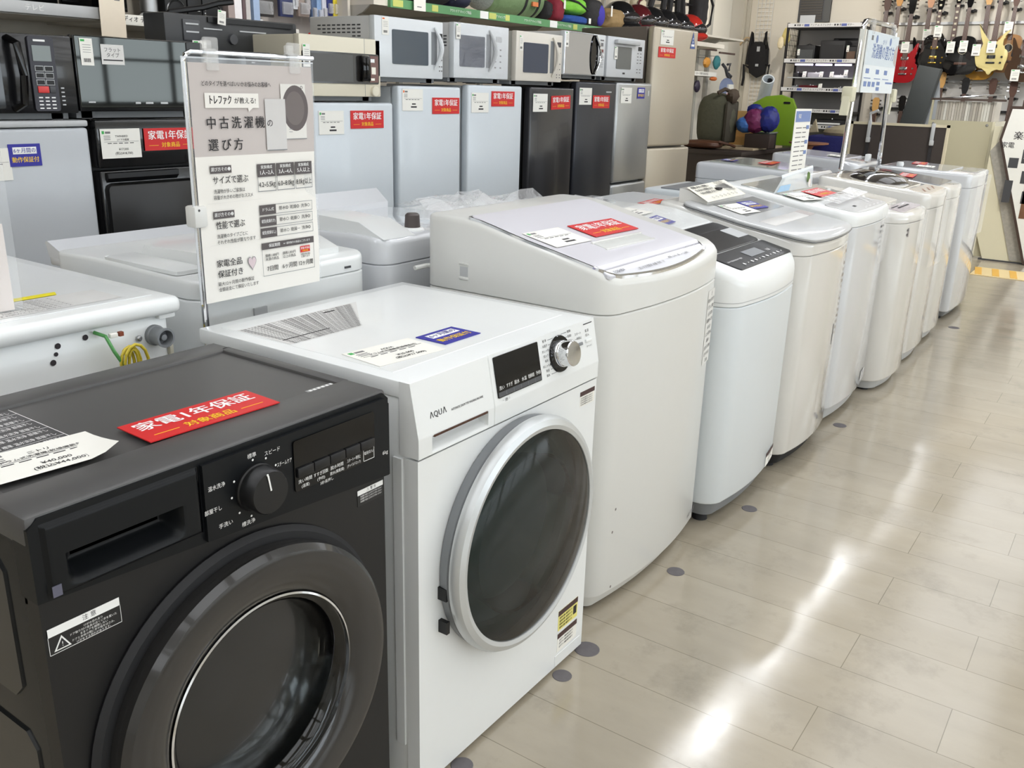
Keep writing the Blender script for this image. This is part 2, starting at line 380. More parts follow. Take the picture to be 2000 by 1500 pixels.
# ================================================================ helpers for appliances
def holeplate(b, x0, x1, z0, z1, y, yb, cx, cz, r, n=64):
    """front plate with a round hole, front at y, hole wall back to yb"""
    O, I, K = [], [], []
    for t in range(n):
        a = 2 * PI * t / n; dx, dz = math.cos(a), math.sin(a); k = 1e9
        if dx > 1e-9: k = min(k, (x1 - cx) / dx)
        if dx < -1e-9: k = min(k, (x0 - cx) / dx)
        if dz > 1e-9: k = min(k, (z1 - cz) / dz)
        if dz < -1e-9: k = min(k, (z0 - cz) / dz)
        O.append((a, cx + dx * k, cz + dz * k))
    for cxn, czn in ((x0, z0), (x1, z0), (x1, z1), (x0, z1)):
        i = min(range(n), key=lambda q: (O[q][1] - cxn) ** 2 + (O[q][2] - czn) ** 2); O[i] = (O[i][0], cxn, czn)
    A = [b.bm.verts.new((x, y, z)) for _, x, z in O]; Bk = [b.bm.verts.new((x, yb, z)) for _, x, z in O]
    I = [b.bm.verts.new((cx + r * math.cos(2 * PI * t / n), y, cz + r * math.sin(2 * PI * t / n))) for t in range(n)]
    K = [b.bm.verts.new((cx + r * math.cos(2 * PI * t / n), yb, cz + r * math.sin(2 * PI * t / n))) for t in range(n)]
    for t in range(n):
        u = (t + 1) % n
        b._f([A[t], A[u], I[u], I[t]]); b._f([I[t], I[u], K[u], K[t]]); b._f([A[t], Bk[t], Bk[u], A[u]])
    return b
def gridface(b, x0, x1, P, disp, nx=48, nz=28):
    """sheet spanning x0..x1 and the profile P(t)->(y,z), pushed back in +y by disp(x,t)"""
    V = []
    for i in range(nx + 1):
        for j in range(nz + 1):
            x = x0 + (x1 - x0) * i / nx; t = j / nz; y, z = P(t); V.append((x, y + disp(x, t), z))
    m = nz + 1
    b.add(V, [(i * m + j, i * m + m + j, i * m + m + j + 1, i * m + j + 1) for i in range(nx) for j in range(nz)])
    return b
def sst(a, c, v):
    t = min(1, max(0, (v - a) / (c - a))); return t * t * (3 - 2 * t)
def foot(t, x, y, h=.05, r=.02, m=RUB): t.part('foot', B().mat(m).lathe([(0, h), (r * .8, h), (r, h * .4), (r * 1.1, 0), (0, 0)], (x, y, 0), n=16))
FRT = dict(x=X3, y=Z3)
# ================================================================ black drum washer
t = T('drum_washer', 'black front-loading drum washing machine nearest the camera', 'washing machine', (.7175, .945, 0), 'drum washers')
x0, x1, yf = .43, 1.005, .945
CABB = mt('black_enamel', (30, 31, 31), .22, coat=.3, noise=.05)
b = B().mat(CABB).box(x0, yf + .02, .015, x1, 1.37, .795, .012)
cab = t.part('cabinet', b)
b = B().mat(CABB)
b.prism([(1.03, .56), (1.31, .56), (1.33, .58), (1.33, .74), (1.31, .76), (1.03, .76), (1.01, .74), (1.01, .58)], x0 - .004, x0 + .01, 'x')
b.prism([(1.02, .05), (1.31, .05), (1.33, .07), (1.33, .49), (1.31, .51), (1.02, .51), (1.0, .49), (1.0, .07)], x0 - .004, x0 + .01, 'x')
t.part('side_pressing', b, parent=cab)
t.part('front_panel', holeplate(B().mat(BLK), x0, x1, .015, .726, yf, yf + .03, .715, .43, .2))
fr = B().mat(BLKTOP).box(x0 - .004, yf - .004, .79, x1 + .004, 1.03, .83, .007).box(x0 - .004, 1.315, .79, x1 + .004, 1.372, .83, .007).box(x0 - .004, 1.02, .79, x0 + .02, 1.33, .83, .005).box(x1 - .02, 1.02, .79, x1 + .004, 1.33, .83, .005)
t.part('top_frame', fr)
tp = t.part('top_panel', B().mat(BLKTOP).box(x0 + .02, 1.028, .8, x1 - .02, 1.318, .8245))
# console with a downward swept lower edge
BLK2 = mt('panel_black', (20, 22, 24), .34, noise=.04, spec=.2)
con = B().mat(BLK2).prism([(.65, .706), (x1 + .006, .68), (x1 + .006, .815), (x1 - .006, .826), (.65, .826)], yf - .006, yf + .03, 'y').prism([(x0 - .003, .722), (.65, .706), (.65, .7235), (.44, .7235), (.44, .818), (.65, .818), (.65, .826), (x0 + .01, .826), (x0 - .003, .815)], yf - .006, yf + .03, 'y').box(x0, yf + .024, .71, .65, yf + .03, .82)
cn = t.part('control_console', con)
def dP(q): return (yf - .012, .7235 + (.818 - .7235) * q)
def dD(x, q):
    z = .7235 + (.818 - .7235) * q
    mx = sst(.462, .482, x) * (1 - sst(.603, .622, x)); dd = 0
    if z < .774: dd = .032 * mx * sst(.730, .752, z) * (1 if z < .7725 else .8)
    e = min(x - .44, .648 - x, z - .7235, .818 - z); return dd + .006 * (1 - sst(0, .006, e))
dr = t.part('detergent_drawer', gridface(B().mat(BLK2), .44, .648, dP, dD, 90, 60))
sw = B().mat(BLK2).prism([(.652, .709), (x1 + .001, .685), (x1 + .001, .808), (x1 - .008, .819), (.652, .819)], yf - .0125, yf - .004, 'y', 0)
pl = t.part('console_plate', sw)
t.part('logo_square', B().mat(mt('slate_print', (92, 92, 108), .5)).box(.442, yf - .0135, .727, .453, yf - .0125, .741), parent=dr)
yk = yf - .0128
b = B().mat(BLK).lathe([(.035, 0), (.035, -.004), (.0335, -.006), (.032, -.028), (.030, -.031), (0, -.032)], (.735, yk, .76), 'y', 40)
kn = t.part('dial', b)
b = B().mat(INKW).box(-.0012, -.0005, .004, .0012, .0002, .027).box(-.0012, 0, .027, .0012, .016, .0295); b.xf(Matrix.Translation((.735, yk - .0325, .76)) @ Matrix.Rotation(-.17, 4, 'Y'))
t.part('dial_pointer', b, parent=kn)
b = B().mat(INKW)
for tx, px, pz in (('標準', .731, .808), ('スピード', .7665, .803), ('温水洗浄', .671, .783), ('部屋干し', .663, .751), ('手洗い', .681, .724), ('槽洗浄', .718, .712), ('スチームケア', .7868, .779)):
    b.text(tx, (px, yk - .0004, pz), X3, Z3, .0078, 0, .027)
for a in (94, 62, 150, 182, 222, 254, 30): b.lathe([(0, 0), (.0017, 0)], (.735 + .0415 * math.cos(math.radians(a)), yk - .0004, .76 + .0415 * math.sin(math.radians(a))), 'y', 10)
b.text('6kg', (.995, yk - .0004, .727), X3, Z3, .009)
for tx, px in (('洗い時間', .822), ('すすぎ回数', .853), ('脱水時間', .886), ('スタート/一時停止', .922)): b.text(tx, (px, yk - .0026, .7405), X3, Z3, .0068, 0, .029)
for tx, px in (('(温度)', .822), ('(予約)', .853), ('脱水(風乾燥)', .886), ('(チャイルドロック)', .922)): b.text(tx, (px, yk - .0026, .732), X3, Z3, .006, 0, .029)
b.text('電源(切/入)', (.955, yk - .0026, .741), X3, Z3, .006, 0, .02).text('3秒長押し', (.866, yk - .0008, .7225), X3, Z3, .0062)
for x, z, w, h in ((.943, .7475, .024, .0006), (.943, .7285, .024, .0006)): b.box(x, yk - .0028, z, x + w, yk - .002, z + h)
for x in (.943, .9665): b.box(x, yk - .0028, .7285, x + .0006, yk - .002, .748)
t.part('console_print', b, parent=pl)
ds = t.part('display', B().mat(GBLK).box(.803, yk - .0022, .7265, .969, yk + .002, .806, .004, 2, 'y'))
for k in range(5): t.part('button', B().mat(BLK).box(.8065 + k * .0322, yk - .006, .7485, .8375 + k * .0322, yk, .7635, .0015), parent=ds)
# door
dc = (.715, yf, .43)
t.part('door_gasket', B().mat(RUB).lathe([(.215, .03), (.255, .002), (.258, -.004), (.25, -.012), (.235, -.012)], dc, 'y', 72))
d = t.part('door', B().mat(mt('door_black', (38, 37, 36), .16, coat=.4, noise=0)).lathe([(.236, -.006), (.241, -.022), (.240, -.038), (.232, -.047), (.222, -.049), (.19, -.044), (.17, -.037), (.163, -.03), (.161, -.02)], dc, 'y', 96))
GLS = glass('door_glass', (232, 236, 236), .03, 1.6)
t.part('glass_rim', B().mat(CHROME).lathe([(.1635, -.031), (.165, -.036), (.162, -.037), (.1605, -.03)], dc, 'y', 96), parent=d)
t.part('glass_bowl', B().mat(GLS).lathe([(0, .12), (.04, .118), (.085, .106), (.117, .082), (.134, .04), (.143, -.005), (.148, -.022), (.155, -.03), (.161, -.031), (.161, -.02), (.152, .0), (.144, .05), (.127, .092), (.092, .117), (.042, .128), (0, .13)], dc, 'y', 72), parent=d, angle=60)
t.part('drum', B().mat(mt('drum_steel', (168, 169, 170), .4, .5, noise=.35, nscale=120)).lathe([(.2, .03), (.235, .06), (.235, .36), (.2, .385), (0, .39)], dc, 'y', 64))
b = B().mat(mt('sticker_black', (24, 24, 25), .4)).box(.434, yf - .0006, .648, .526, yf, .683)
b.mat(INKW).box(.434, yf - .001, .672, .526, yf - .0004, .683).text('', (0, 0, 0), X3, Z3, .01)
for k in range(5): b.text(('けがの恐れあり', 'ドア取り付け金具の近くに手を置いた', 'ままドアを開閉しない', 'ドアと本体の間に手や指をはさみ、', 'けがをする恐れがあります。')[k], (.49, yf - .001, .6675 - k * .0042), X3, Z3, .0036, 0, .064)
b.prism([(.4395, .651), (.4605, .651), (.45, .669)], yf - .001, yf - .0004, 'y'); b.mat(INK).prism([(.4425, .6528), (.4575, .6528), (.45, .6655)], yf - .0014, yf - .0008, 'y').text('注 意', (.486, yf - .0012, .6775), X3, Z3, .008)
b.mat(INKW).text('!', (.45, yf - .0016, .6575), X3, Z3, .009)
for q in ((.434, .648, .526, .6485), (.434, .648, .4345, .683), (.5255, .648, .526, .683)): b.box(q[0], yf - .001, q[1], q[2], yf - .0004, q[3])
t.part('caution_sticker', b)
b = B().mat(mt('sticker_black', (24, 24, 25), .4)).box(.942, yf - .0006, .645, 1.001, yf, .673)
b.mat(INKW).box(.942, yf - .001, .6645, 1.001, yf - .0004, .673)
for k in range(3): b.text('洗濯槽が完全に止まるまで手を入れない', (.973, yf - .001, .661 - k * .0045), X3, Z3, .0036, 0, .05)
b.mat(INK).text('⚠ 警 告', (.973, yf - .0012, .6687), X3, Z3, .006)
t.part('caution_sticker', b)
b = B().mat(mt('manual_grey', (70, 69, 70), .45)).box(.45, 1.135, .8246, .597, 1.31, .825)
b.mat(INKW)
for k in range(8): b.text('運転コースの選び方 標準 温水洗浄 部屋干し', (.523, 1.148 + k * .021, .8252), X3, Y3, .0115, 0, .135)
b.box(.45, 1.1345, .8246, .598, 1.1355, .8252).box(.597, 1.135, .8246, .598, 1.31, .8252)
for k in range(4): b.box(.45, 1.159 + k * .042, .8246, .597, 1.1595 + k * .042, .8252)
b.mat(INK)
for k in range(4): b.box(.45, 1.162 + k * .042, .82502, .48, 1.178 + k * .042, .82512)
t.part('instruction_sticker', b, parent=tp)
b = B().mat(mt('clear_scrap', (150, 150, 150), .3)).box(.93, 1.033, .8246, .99, 1.043, .8249)
b.mat(INKW)
for k in range(6): b.box(.935 + k * .009, 1.035, .8249, .94 + k * .009, 1.041, .825)
t.part('torn_sticker', b, parent=tp)
for fx in (x0 + .05, x1 - .05):
    for fy in (yf + .06, 1.32): foot(t, fx, fy, .016, .02)
red_card('red warranty card lying on the black drum washer top', frame((.751, 1.063, .8309), (.217, -.009, 0), (0, 1, 0)), .215, .083)
price_card('white price card lying on the black drum washer, right corner curling up', frame((.531, 1.088, .8309), (.112, -.012, 0), (.06, 1, 0)), .15, .1, 'ニトリ', 'ドラム式洗濯機(乾燥機能無し)', '¥40,000', '(税込¥44,000)', curl=.02)

# ================================================================ white drum washer
t = T('drum_washer', 'white front-loading drum washing machine with a dark round door in a silver ring', 'washing machine', (1.356, .915, 0), 'drum washers')
x0, x1, yf, yb, zt = 1.056, 1.656, .915, 1.482, .828
cab = t.part('cabinet', B().mat(WHITE).box(x0 + .002, yf + .02, .012, x1 - .002, yb - .01, .8, .008))
t.part('side_pressing', B().mat(WHITE).box(x0 - .002, yf + .035, .1, x0 + .01, yf + .055, .69).box(x0 - .002, 1.0, .06, x0 + .01, 1.42, .68, .01), parent=cab)
t.part('front_panel', holeplate(B().mat(WHITE), x0, x1, .012, .693, yf, yf + .03, 1.35, .45, .2))
def aP(q): return (yf - .002 + .0 * q, .697 + .036 * q / .27) if q < .27 else (yf - .002 + .019 * (q - .27) / .73, .733 + (zt - .733) * (q - .27) / .73)
def aD(x, q):
    y, z = aP(q); mx = sst(1.092, 1.095, x) * (1 - sst(1.249, 1.252, x))
    d = .022 * mx * sst(.698, .714, z) if z < .729 else 0
    return d + (.0025 if abs(x - 1.272) < .0009 else 0)
con = t.part('control_console', gridface(B().mat(WHITE), x0, x1, aP, aD, 340, 56).box(x0 + .001, yf + .023, .697, x1 - .001, yf + .04, zt - .003))
for s in (x0, x1): t.part('console_cheek', B().mat(WHITE).prism([(yf - .002, .697), (yf - .002, .733), (yf + .017, zt), (yf + .04, zt), (yf + .04, .697)], s - .0004, s + .0004, 'x'), parent=con)
top = t.part('top_panel', B().mat(WHITE).box(x0, yf + .017, .798, x1, yb, zt, .003).box(x0 + .03, yf + .08, zt - .002, x1 - .025, yb - .03, zt + .0008, .0006, 1))
def aq(x, z, d=.0005):  # point on the slanted console face
    q = .27 + .73 * (z - .733) / (zt - .733); return (x, aP(q)[0] - d, z)
AZ = Vector((0, .019, .095)).normalized()
b = B().mat(mt('handle_lip', (96, 70, 60), .2, .8)).box(1.096, yf - .0035, .7275, 1.248, yf + .01, .7315)
t.part('drawer_lip', b, parent=con)
b = B().mat(INK)
for k, ch in enumerate('ΛQUΛ'): b.text(ch, aq(1.097 + k * .0115, .7645), X3, AZ, .0145, .012)
b.text('AUTOMATIC DRUM TYPE WASHING MACHINE', aq(1.195, .7605), X3, AZ, .0058, .01, .092)
for k, tx in enumerate(('標 準', 'お急ぎ', 'おしゃれ', '念入り', '毛布', 'おしゃれ着', '洗濯', '脱水')):
    z = .816 - k * .0098; b.text(tx, aq(1.4575, z), X3, AZ, .0062); b.box(1.469, aq(0, z)[1] - .0002, z, 1.469 + (.02 if k in (0, 7) else .007), aq(0, z)[1] + .0002, z + .0006)
for k, tx in enumerate(('乾燥1', '乾燥2', 'ダウン', 'メモリー', '洗', 'すすぎ', '脱水', '槽洗浄')):
    z = .818 - k * .0098; b.text(tx, aq(1.5515, z), X3, AZ, .0062); b.box(1.532 - (.012 if k < 2 else 0), aq(0, z)[1] - .0002, z, 1.541, aq(0, z)[1] + .0002, z + .0006)
b.text('スタート', aq(1.5845, .806), X3, AZ, .0068).text('一時停止', aq(1.5845, .796), X3, AZ, .0068).text('電 源', aq(1.6215, .8055), X3, AZ, .0068).text('切/入', aq(1.6215, .7965), X3, AZ, .0068).text('オートオフ', aq(1.6255, .7725), X3, AZ, .0045).box(1.61, aq(0, .8205)[1] - .0003, .8195, 1.645, aq(0, .8205)[1], .8215)
b.text('└ 3秒 ┘', aq(1.3095, .737), X3, AZ, .007)
t.part('console_print', b, parent=con)
def onface(b, x, z): b.xf(Matrix.Translation(aq(x, z, 0)) @ Matrix.Rotation(-math.atan2(.019, .095), 4, 'X')); return b
d = t.part('display', onface(B().mat(GBLK).box(-.0735, -.0022, -.039, .0735, .003, .039, .002, 2, 'y'), 1.3575, .783))
b = B().mat(INKW)
for k, tx in enumerate(('洗い', 'すすぎ', '脱水', '水温', '乾燥時間', '予約')): b.text(tx, (-.06 + k * .0245, -.0026, -.0215), X3, Z3, .0085, .005, .02)
b.mat(DGREY).box(-.072, -.0026, -.0375, .072, -.002, -.0285); b.mat(MGREY)
for k in range(5): b.box(-.048 + k * .0245, -.0029, -.0375, -.0474 + k * .0245, -.0022, -.0285)
t.part('display_print', onface(b, 1.3575, .783), parent=d)
kb = t.part('dial_bezel', onface(B().mat(GBLK).lathe([(0, -.001), (.0385, -.001), (.037, -.004), (.029, -.004), (0, -.004)], n=40, axis='y'), 1.507, .781))
t.part('dial', onface(B().mat(CHROME).lathe([(.028, -.003), (.0275, -.012), (.0262, -.014), (.0262, -.034), (.0245, -.0365), (0, -.0368)], n=40, axis='y'), 1.507, .781), parent=kb)
t.part('button', onface(B().mat(WHITE).box(-.0125, -.004, -.0035, .0125, .001, .0035, .0015), 1.6225, .7855))
t.part('button', onface(B().mat(MGREY).box(-.0125, -.003, -.0032, .0125, .001, .0032, .001), 1.585, .7835))
dc = (1.35, yf, .45)
d = t.part('door', B().mat(MGREY).lathe([(.212, .01), (.238, -.002), (.241, -.02), (.236, -.024)], dc, 'y', 80))
t.part('door_ring', B().mat(mt('silver_ring', (206, 209, 210), .32, .55, noise=0)).lathe([(.236, -.022), (.2425, -.026), (.2425, -.036), (.237, -.046), (.226, -.051), (.2175, -.049), (.216, -.044)], dc, 'y', 96), parent=d)
TINT = glass('tinted_door_glass', (112, 126, 126), .02, 1.5)
t.part('door_glass', B().mat(TINT).lathe([(.217, -.047), (.2, -.0525), (.15, -.059), (.08, -.063), (0, -.064)], dc, 'y', 96), parent=d, angle=60)
t.part('glass_bowl', B().mat(glass('bowl_glass', (205, 232, 226), .03, 1.7)).lathe([(.165, -.035), (.158, .0), (.145, .05), (.12, .09), (.06, .115), (0, .12)], dc, 'y', 64), parent=d, angle=60)
for hx, hz in ((1.1085, .405), (1.1105, .335)): t.part('hinge', B().mat(BLK).box(hx, yf - .02, hz, hx + .009, yf, hz + .025), parent=d)
t.part('drum', B().mat(MATS['drum_steel']).lathe([(.2, .03), (.24, .06), (.24, .4), (.2, .43), (0, .44)], dc, 'y', 64))
b = B().mat(PAPER).box(1.587, yf - .0006, .643, 1.648, yf, .677); b.mat(mt('print_brown', (70, 48, 46), .6)).box(1.587, yf - .001, .667, 1.648, yf - .0004, .677)
b.mat(INK)
for k in range(4): b.text('小さなお子様が中に入らないよう', (1.615, yf - .001, .662 - k * .005), X3, Z3, .004, .01, .05)
t.part('caution_sticker', b, label='white caution label at the top right corner')
b = B().mat(mt('sticker_yellow', (232, 222, 128), .6)).box(1.542, yf - .0006, .106, 1.627, yf, .158); b.mat(MATS['print_brown']).box(1.542, yf - .001, .145, 1.627, yf - .0004, .158)
b.mat(INK)
for k in range(4): b.text('据付時のお願い 輸送用ボルトを', (1.575, yf - .001, .138 - k * .0085), X3, Z3, .0062, .01, .055)
b.box(1.608, yf - .001, .118, 1.622, yf - .0004, .14)
t.part('caution_sticker', b, label='yellow caution label near the floor')
b = B().mat(PAPER).box(1.542, yf - .0006, .05, 1.627, yf, .098); b.mat(MATS['print_brown']).box(1.542, yf - .001, .085, 1.627, yf - .0004, .098)
b.mat(INK)
for k in range(3): b.text('必ずアース線を取り付けて', (1.58, yf - .001, .078 - k * .0085), X3, Z3, .006, .01, .06)
t.part('caution_sticker', b, label='white caution label below the yellow one')
t.part('filter_flap', B().mat(WHITE).box(1.534, yf - .001, .014, 1.645, yf + .001, .042, .0004, 1))
for fx in (x0 + .05, x1 - .05):
    for fy in (yf + .06, yb - .06): foot(t, fx, fy, .014, .02)
b = B().mat(mt('sheet_print', (214, 213, 210), .5)).quad((1.09, 1.255, zt + .0012), (1.27, 1.25, zt + .0012), (1.42, 1.41, zt + .0012), (1.09, 1.41, zt + .0012))
b.mat(INKG)
for k in range(16): b.text('洗濯 すすぎ 脱水 標準 コース 乾燥 時間 目安 洗剤量 お急ぎ 毛布 予約 水位 槽洗浄 柔軟剤', (1.19 + .0035 * k, 1.258 + k * .0094, zt + .0015), X3, Y3, .0085, .004, .18 + .008 * k)
b.mat(INK).box(1.1, 1.285, zt + .0012, 1.22, 1.289, zt + .0016).box(1.3, 1.385, zt + .0012, 1.33, 1.39, zt + .0016)
t.part('instruction_sheet', b, parent=top)
blue_card('blue guarantee card lying on the white drum washer', frame((1.33, 1.071, zt + .0012), (.11, -.001, 0), (.01, 1, 0)), .109, .075)
price_card('white price card lying on the white drum washer beside the blue card', frame((1.178, 1.075, zt + .0012), (.16, -.018, 0), (-.005, 1, 0)), .16, .105, 'AQUA', 'ドラム式洗濯機(乾燥機能付)', '¥25,000', '(税込¥27,500)')
# ================================================================ top-loading washers
def half(hw, yf, yb, bul, rf, rb=.03, ins=0, ns=10):
    hw2, y0, y1 = hw - ins, yf + ins, yb - ins; rf = max(.004, rf - ins); rb = max(.004, rb - ins); P = []
    for k in range(9):
        x = (hw2 - rf) * k / 8; P.append((x, y0 + bul * (x / hw) ** 2))
    yc = P[-1][1]
    for k in range(1, 7):
        a = PI / 2 * k / 6; P.append((hw2 - rf + rf * math.sin(a), yc + rf - rf * math.cos(a)))
    ya, yz = yc + rf, y1 - rb
    for k in range(1, ns): P.append((hw2, ya + (yz - ya) * k / ns))
    for k in range(0, 5):
        a = PI / 2 * k / 4; P.append((hw2 - rb + rb * math.cos(a), yz + rb * math.sin(a)))
    P.append((0, y1)); return P
def interp(pf):
    def f(y):
        if y <= pf[0][0]: return pf[0][1]
        for (a, za), (c, zc) in zip(pf, pf[1:]):
            if y <= c: return za + (zc - za) * (y - a) / (c - a)
        return pf[-1][1]
    return f
class Top:
    """a top-loader facing -y (or +y when back is set): cabinet, top frame, base, feet"""
    def __init__(s, lab, X0, X1, yf, yb, zs, prof, m, mf=None, bul=.02, rf=.05, zb=.055, base=None, zbase=.02, group='top-loading washers of the front row', rim=.012, feet=True):
        s.cx = (X0 + X1) / 2; s.hw = (X1 - X0) / 2; s.yf, s.yb, s.bul, s.rf, s.zs = yf, yb, bul, rf, zs; s.z = interp(prof); mf = mf or m; s.mf = mf
        s.t = t = T('top_loading_washer', lab, 'washing machine', (s.cx, (yf + yb) / 2, 0), group)
        H = lambda ins=0: half(s.hw, yf, yb, bul, rf, .03, ins)
        b = B().mat(m); b.sym(s.cx, [[(x, y, zb) for x, y in H(.012)], [(x, y, zb + .004) for x, y in H(.004)], [(x, y, zb + .012) for x, y in H()], [(x, y, zs - .003) for x, y in H()], [(x, y, zs) for x, y in H(.004)]], True, True)
        s.cab = t.part('cabinet', b)
        b = B().mat(mf); b.sym(s.cx, [[(x, y, zs + .0005) for x, y in H(.005)], [(x, y, zs + .004) for x, y in H()]] + [[(x, y, s.z(y) - q) for x, y in H(i)] for q, i in ((rim * 1.3, 0), (rim * .6, rim * .12), (rim * .2, rim * .45), (0, rim))], False, True)
        s.fr = t.part('top_frame', b)
        b = B().mat(base or LGREY); b.sym(s.cx, [[(x, y, zbase) for x, y in H(.03)], [(x, y, zb + .002) for x, y in H(.014)]], True, True)
        s.base = t.part('base', b)
        if feet:
            for fx in (-1, 1):
                for fy in (yf + .07 + bul * .7, yb - .07): foot(t, s.cx + fx * (s.hw - .07), fy, zbase + .01, .022)
    def panel(s, name, m, x0, x1, y0, y1, d=.004, r=.03, ins=.0, bul=0, label=None, parent=None, th=.01, nofit=False, mats=None):
        """a sheet following the sloping top, d above it"""
        cx, hw = (x0 + x1) / 2, (x1 - x0) / 2; H = lambda i: half(hw, y0, y1, bul, r, min(r, .03), i)
        b = B().mat(m); b.sym(cx, [[(x, y, s.z(y) + d - th) for x, y in H(0)], [(x, y, s.z(y) + d - .002) for x, y in H(0)], [(x, y, s.z(y) + d) for x, y in H(.002)]], False, True)
        return s.t.part(name, b, parent=parent, label=label)
    def at(s, x, y, d=.006, rot=0):
        """frame lying on the sloping top"""
        e = .02; sl = (s.z(y + e) - s.z(y - e)) / (2 * e); n = Vector((0, -sl, 1)).normalized(); ux = Vector((math.cos(rot), math.sin(rot), 0)); ux = (ux - n * ux.dot(n)).normalized()
        return frame((x, y, s.z(y) + d), ux, n.cross(ux))
    def sticker(s, x0, x1, z0, z1, m, rows, ink=INK, head=None, lab=None, name='sticker', big=None):
        yy = lambda x: s.yf + s.bul * ((x - s.cx) / s.hw) ** 2 - .0008
        b = B().mat(m); n = 6
        if m: b.add([(x0 + (x1 - x0) * k / n, yy(x0 + (x1 - x0) * k / n), z) for k in range(n + 1) for z in (z0, z1)], [(2 * k, 2 * k + 2, 2 * k + 3, 2 * k + 1) for k in range(n)])
        b.mat(ink); w = x1 - x0; h = (z1 - z0) / max(1, len(rows)); ym = yy((x0 + x1) / 2) - .0006; dx = Vector((x1 - x0, yy(x1) - yy(x0), 0)).normalized()
        for k, tx in enumerate(rows):
            if tx: b.text(tx, ((x0 + x1) / 2, ym, z1 - h * (k + .5)), dx, Z3, h * .62, .004, w * .9)
        if head: b.mat(head).add([(x0 + w * k / n, yy(x0 + w * k / n) - .0004, z) for k in range(n + 1) for z in (z1 - (z1 - z0) * .3, z1)], [(2 * k, 2 * k + 2, 2 * k + 3, 2 * k + 1) for k in range(n)])
        return s.t.part(name, b, label=lab)
# ---- sloped white-lidded washer right of the drum washer
w = Top('big warm white washer with a sloped glossy lid and chrome-edged control strip', 1.765, 2.41, .925, 1.5, .8, [(.925, .872), (.95, .884), (1.0, .906), (1.1, .928), (1.2, .948), (1.29, .97), (1.35, .984), (1.4, .987), (1.6, .987)], IVORY, bul=.035, rf=.06, zb=.05, base=IVORY, zbase=.015)
LIDW = mt('lilac_white_glass', (218, 216, 222), .3, noise=0, coat=.12)
t = w.t
t.part('lid_trim', B().mat(CHROME).sym(2.052, [[(x, y, w.z(y) + q) for x, y in half(.279, .935, 1.37, .03, .06, .01, i)] for q, i in ((-.004, 0), (.0045, 0), (.005, .006), (0, .0065))], False, False))
w.panel('control_strip', mt('strip_white_glass', (206, 206, 212), .25, noise=0, coat=.1), 2.052 - .274, 2.052 + .274, .937, .985, .0045, .008, bul=.03)
w.panel('lid', LIDW, 2.052 - .274, 2.052 + .274, .988, 1.365, .0065, .012)
t.part('lid_handle', B().mat(mt('handle_recess', (198, 199, 195), .5)).box(-.115, -.02, -.004, .125, .022, .0012, .003).mat(IVORY).box(-.12, .018, -.003, .13, .026, .004, .002).box(-.12, -.024, -.003, .13, -.018, .002, .001).xf(w.at(2.045, 1.076, .0075, -.02)), parent=t.o.children[-1])
CPF = w.at(2.03, .968, .0075); cpy = CPF.col[1].xyz; P4 = lambda x, y: CPF @ Vector((x, y, .0))
b = B().mat(INKG)
for k in range(6): b.text(('洗い', 'すすぎ', '脱水', '水量', '予約', '分')[k], P4(-.11 + k * .024, -.012), X3, cpy, .01, .006)
for k in range(5): b.text(('標準', '毛布', '槽', 'コース', '風乾')[k], P4(.06 + k * .025, -.004), X3, cpy, .01, .006)
b.mat(INK).text('TOSHIBA', P4(-.2, .0), X3, cpy, .013, .01)
b.mat(MGREY)
for k in range(4): b.text('○', P4(.19 + k * .022, .01), X3, cpy, .014, .01)
t.part('control_print', b, angle=60)
t.part('side_clip', B().mat(LGREY).box(1.7645, 1.36, .84, 1.768, 1.385, .865).mat(IVORY).box(1.762, 1.358, .87, 1.768, 1.387, .875, .001).box(1.762, 1.358, .832, 1.768, 1.387, .838, .001))
t.part('inlet_pipe', B().mat(IVORY).tube([(1.79, 1.49, .85), (1.785, 1.512, .847), (1.745, 1.518, .845)], .006))
w.sticker(2.31, 2.385, .56, .775, mt('sheet_pale', (226, 225, 220), .5), ['⚠', '警告 必ずお守り', 'ください。感電・', '火災の恐れ', '洗濯槽の中に手を', '入れない', 'ふたを閉める', 'お願い', '注意 引火物を', '近づけない', '□ ▦'], INKG, name='caution_sheet')
w.sticker(2.3, 2.39, .075, .1, None, ['10年ドラム槽'], INKG, name='print')
b = B().mat(mt('scuff', (120, 112, 110), .8)); [b.lathe([(0, 0), (r_, 0)], (x, .935, z), 'y', 8) for x, z, r_ in ((1.83, .3, .004), (1.82, .24, .004), (1.83, .08, .004))]
t.part('scuff_mark', b)
price_card('white price card lying on the sloped lid of the tall warm white washer', w.at(1.872, 1.167, .0085, -.03), .155, .105)
red_card('red warranty card lying on the sloped lid of the tall warm white washer', w.at(2.1, 1.166, .0085, -.03), .22, .09)
# ---- washer with black lid
w = Top('cool white washer with a smoked black lid and black control panel', 2.43, 2.98, .885, 1.48, .705, [(.885, .752), (.905, .783), (.93, .806), (1.21, .872), (1.36, .905), (1.48, .915)], COOL, WHITE, bul=.03, rf=.07, zb=.075, base=MGREY, zbase=.03, rim=.02)
t = w.t
SMK = mt('smoked_panel', (46, 45, 45), .22, noise=0, spec=.35); SM2 = mt('smoked_panel_dark', (38, 38, 40), .25, noise=0, spec=.35)
lid = w.panel('lid', SMK, 2.58, 2.95, 1.04, 1.206, .004, .02)
w.panel('lid_rear_strip', SM2, 2.6, 2.94, 1.155, 1.207, .0048, .01, parent=lid)
w.panel('lid_side_tint', LGREY, 2.86, 2.955, 1.08, 1.15, .0046, .004, parent=lid)
cp = w.panel('control_panel', SM2, 2.51, 2.955, .93, 1.035, .0035, .012)
b = B().mat(MGREY); M = w.at(2.75, .985, .0042); b.box(-.06, -.018, 0, .06, .022, .0006); b.xf(M); t.part('display', b, parent=cp)
b = B().mat(INKW); M = w.at(2.72, .965, .0046)
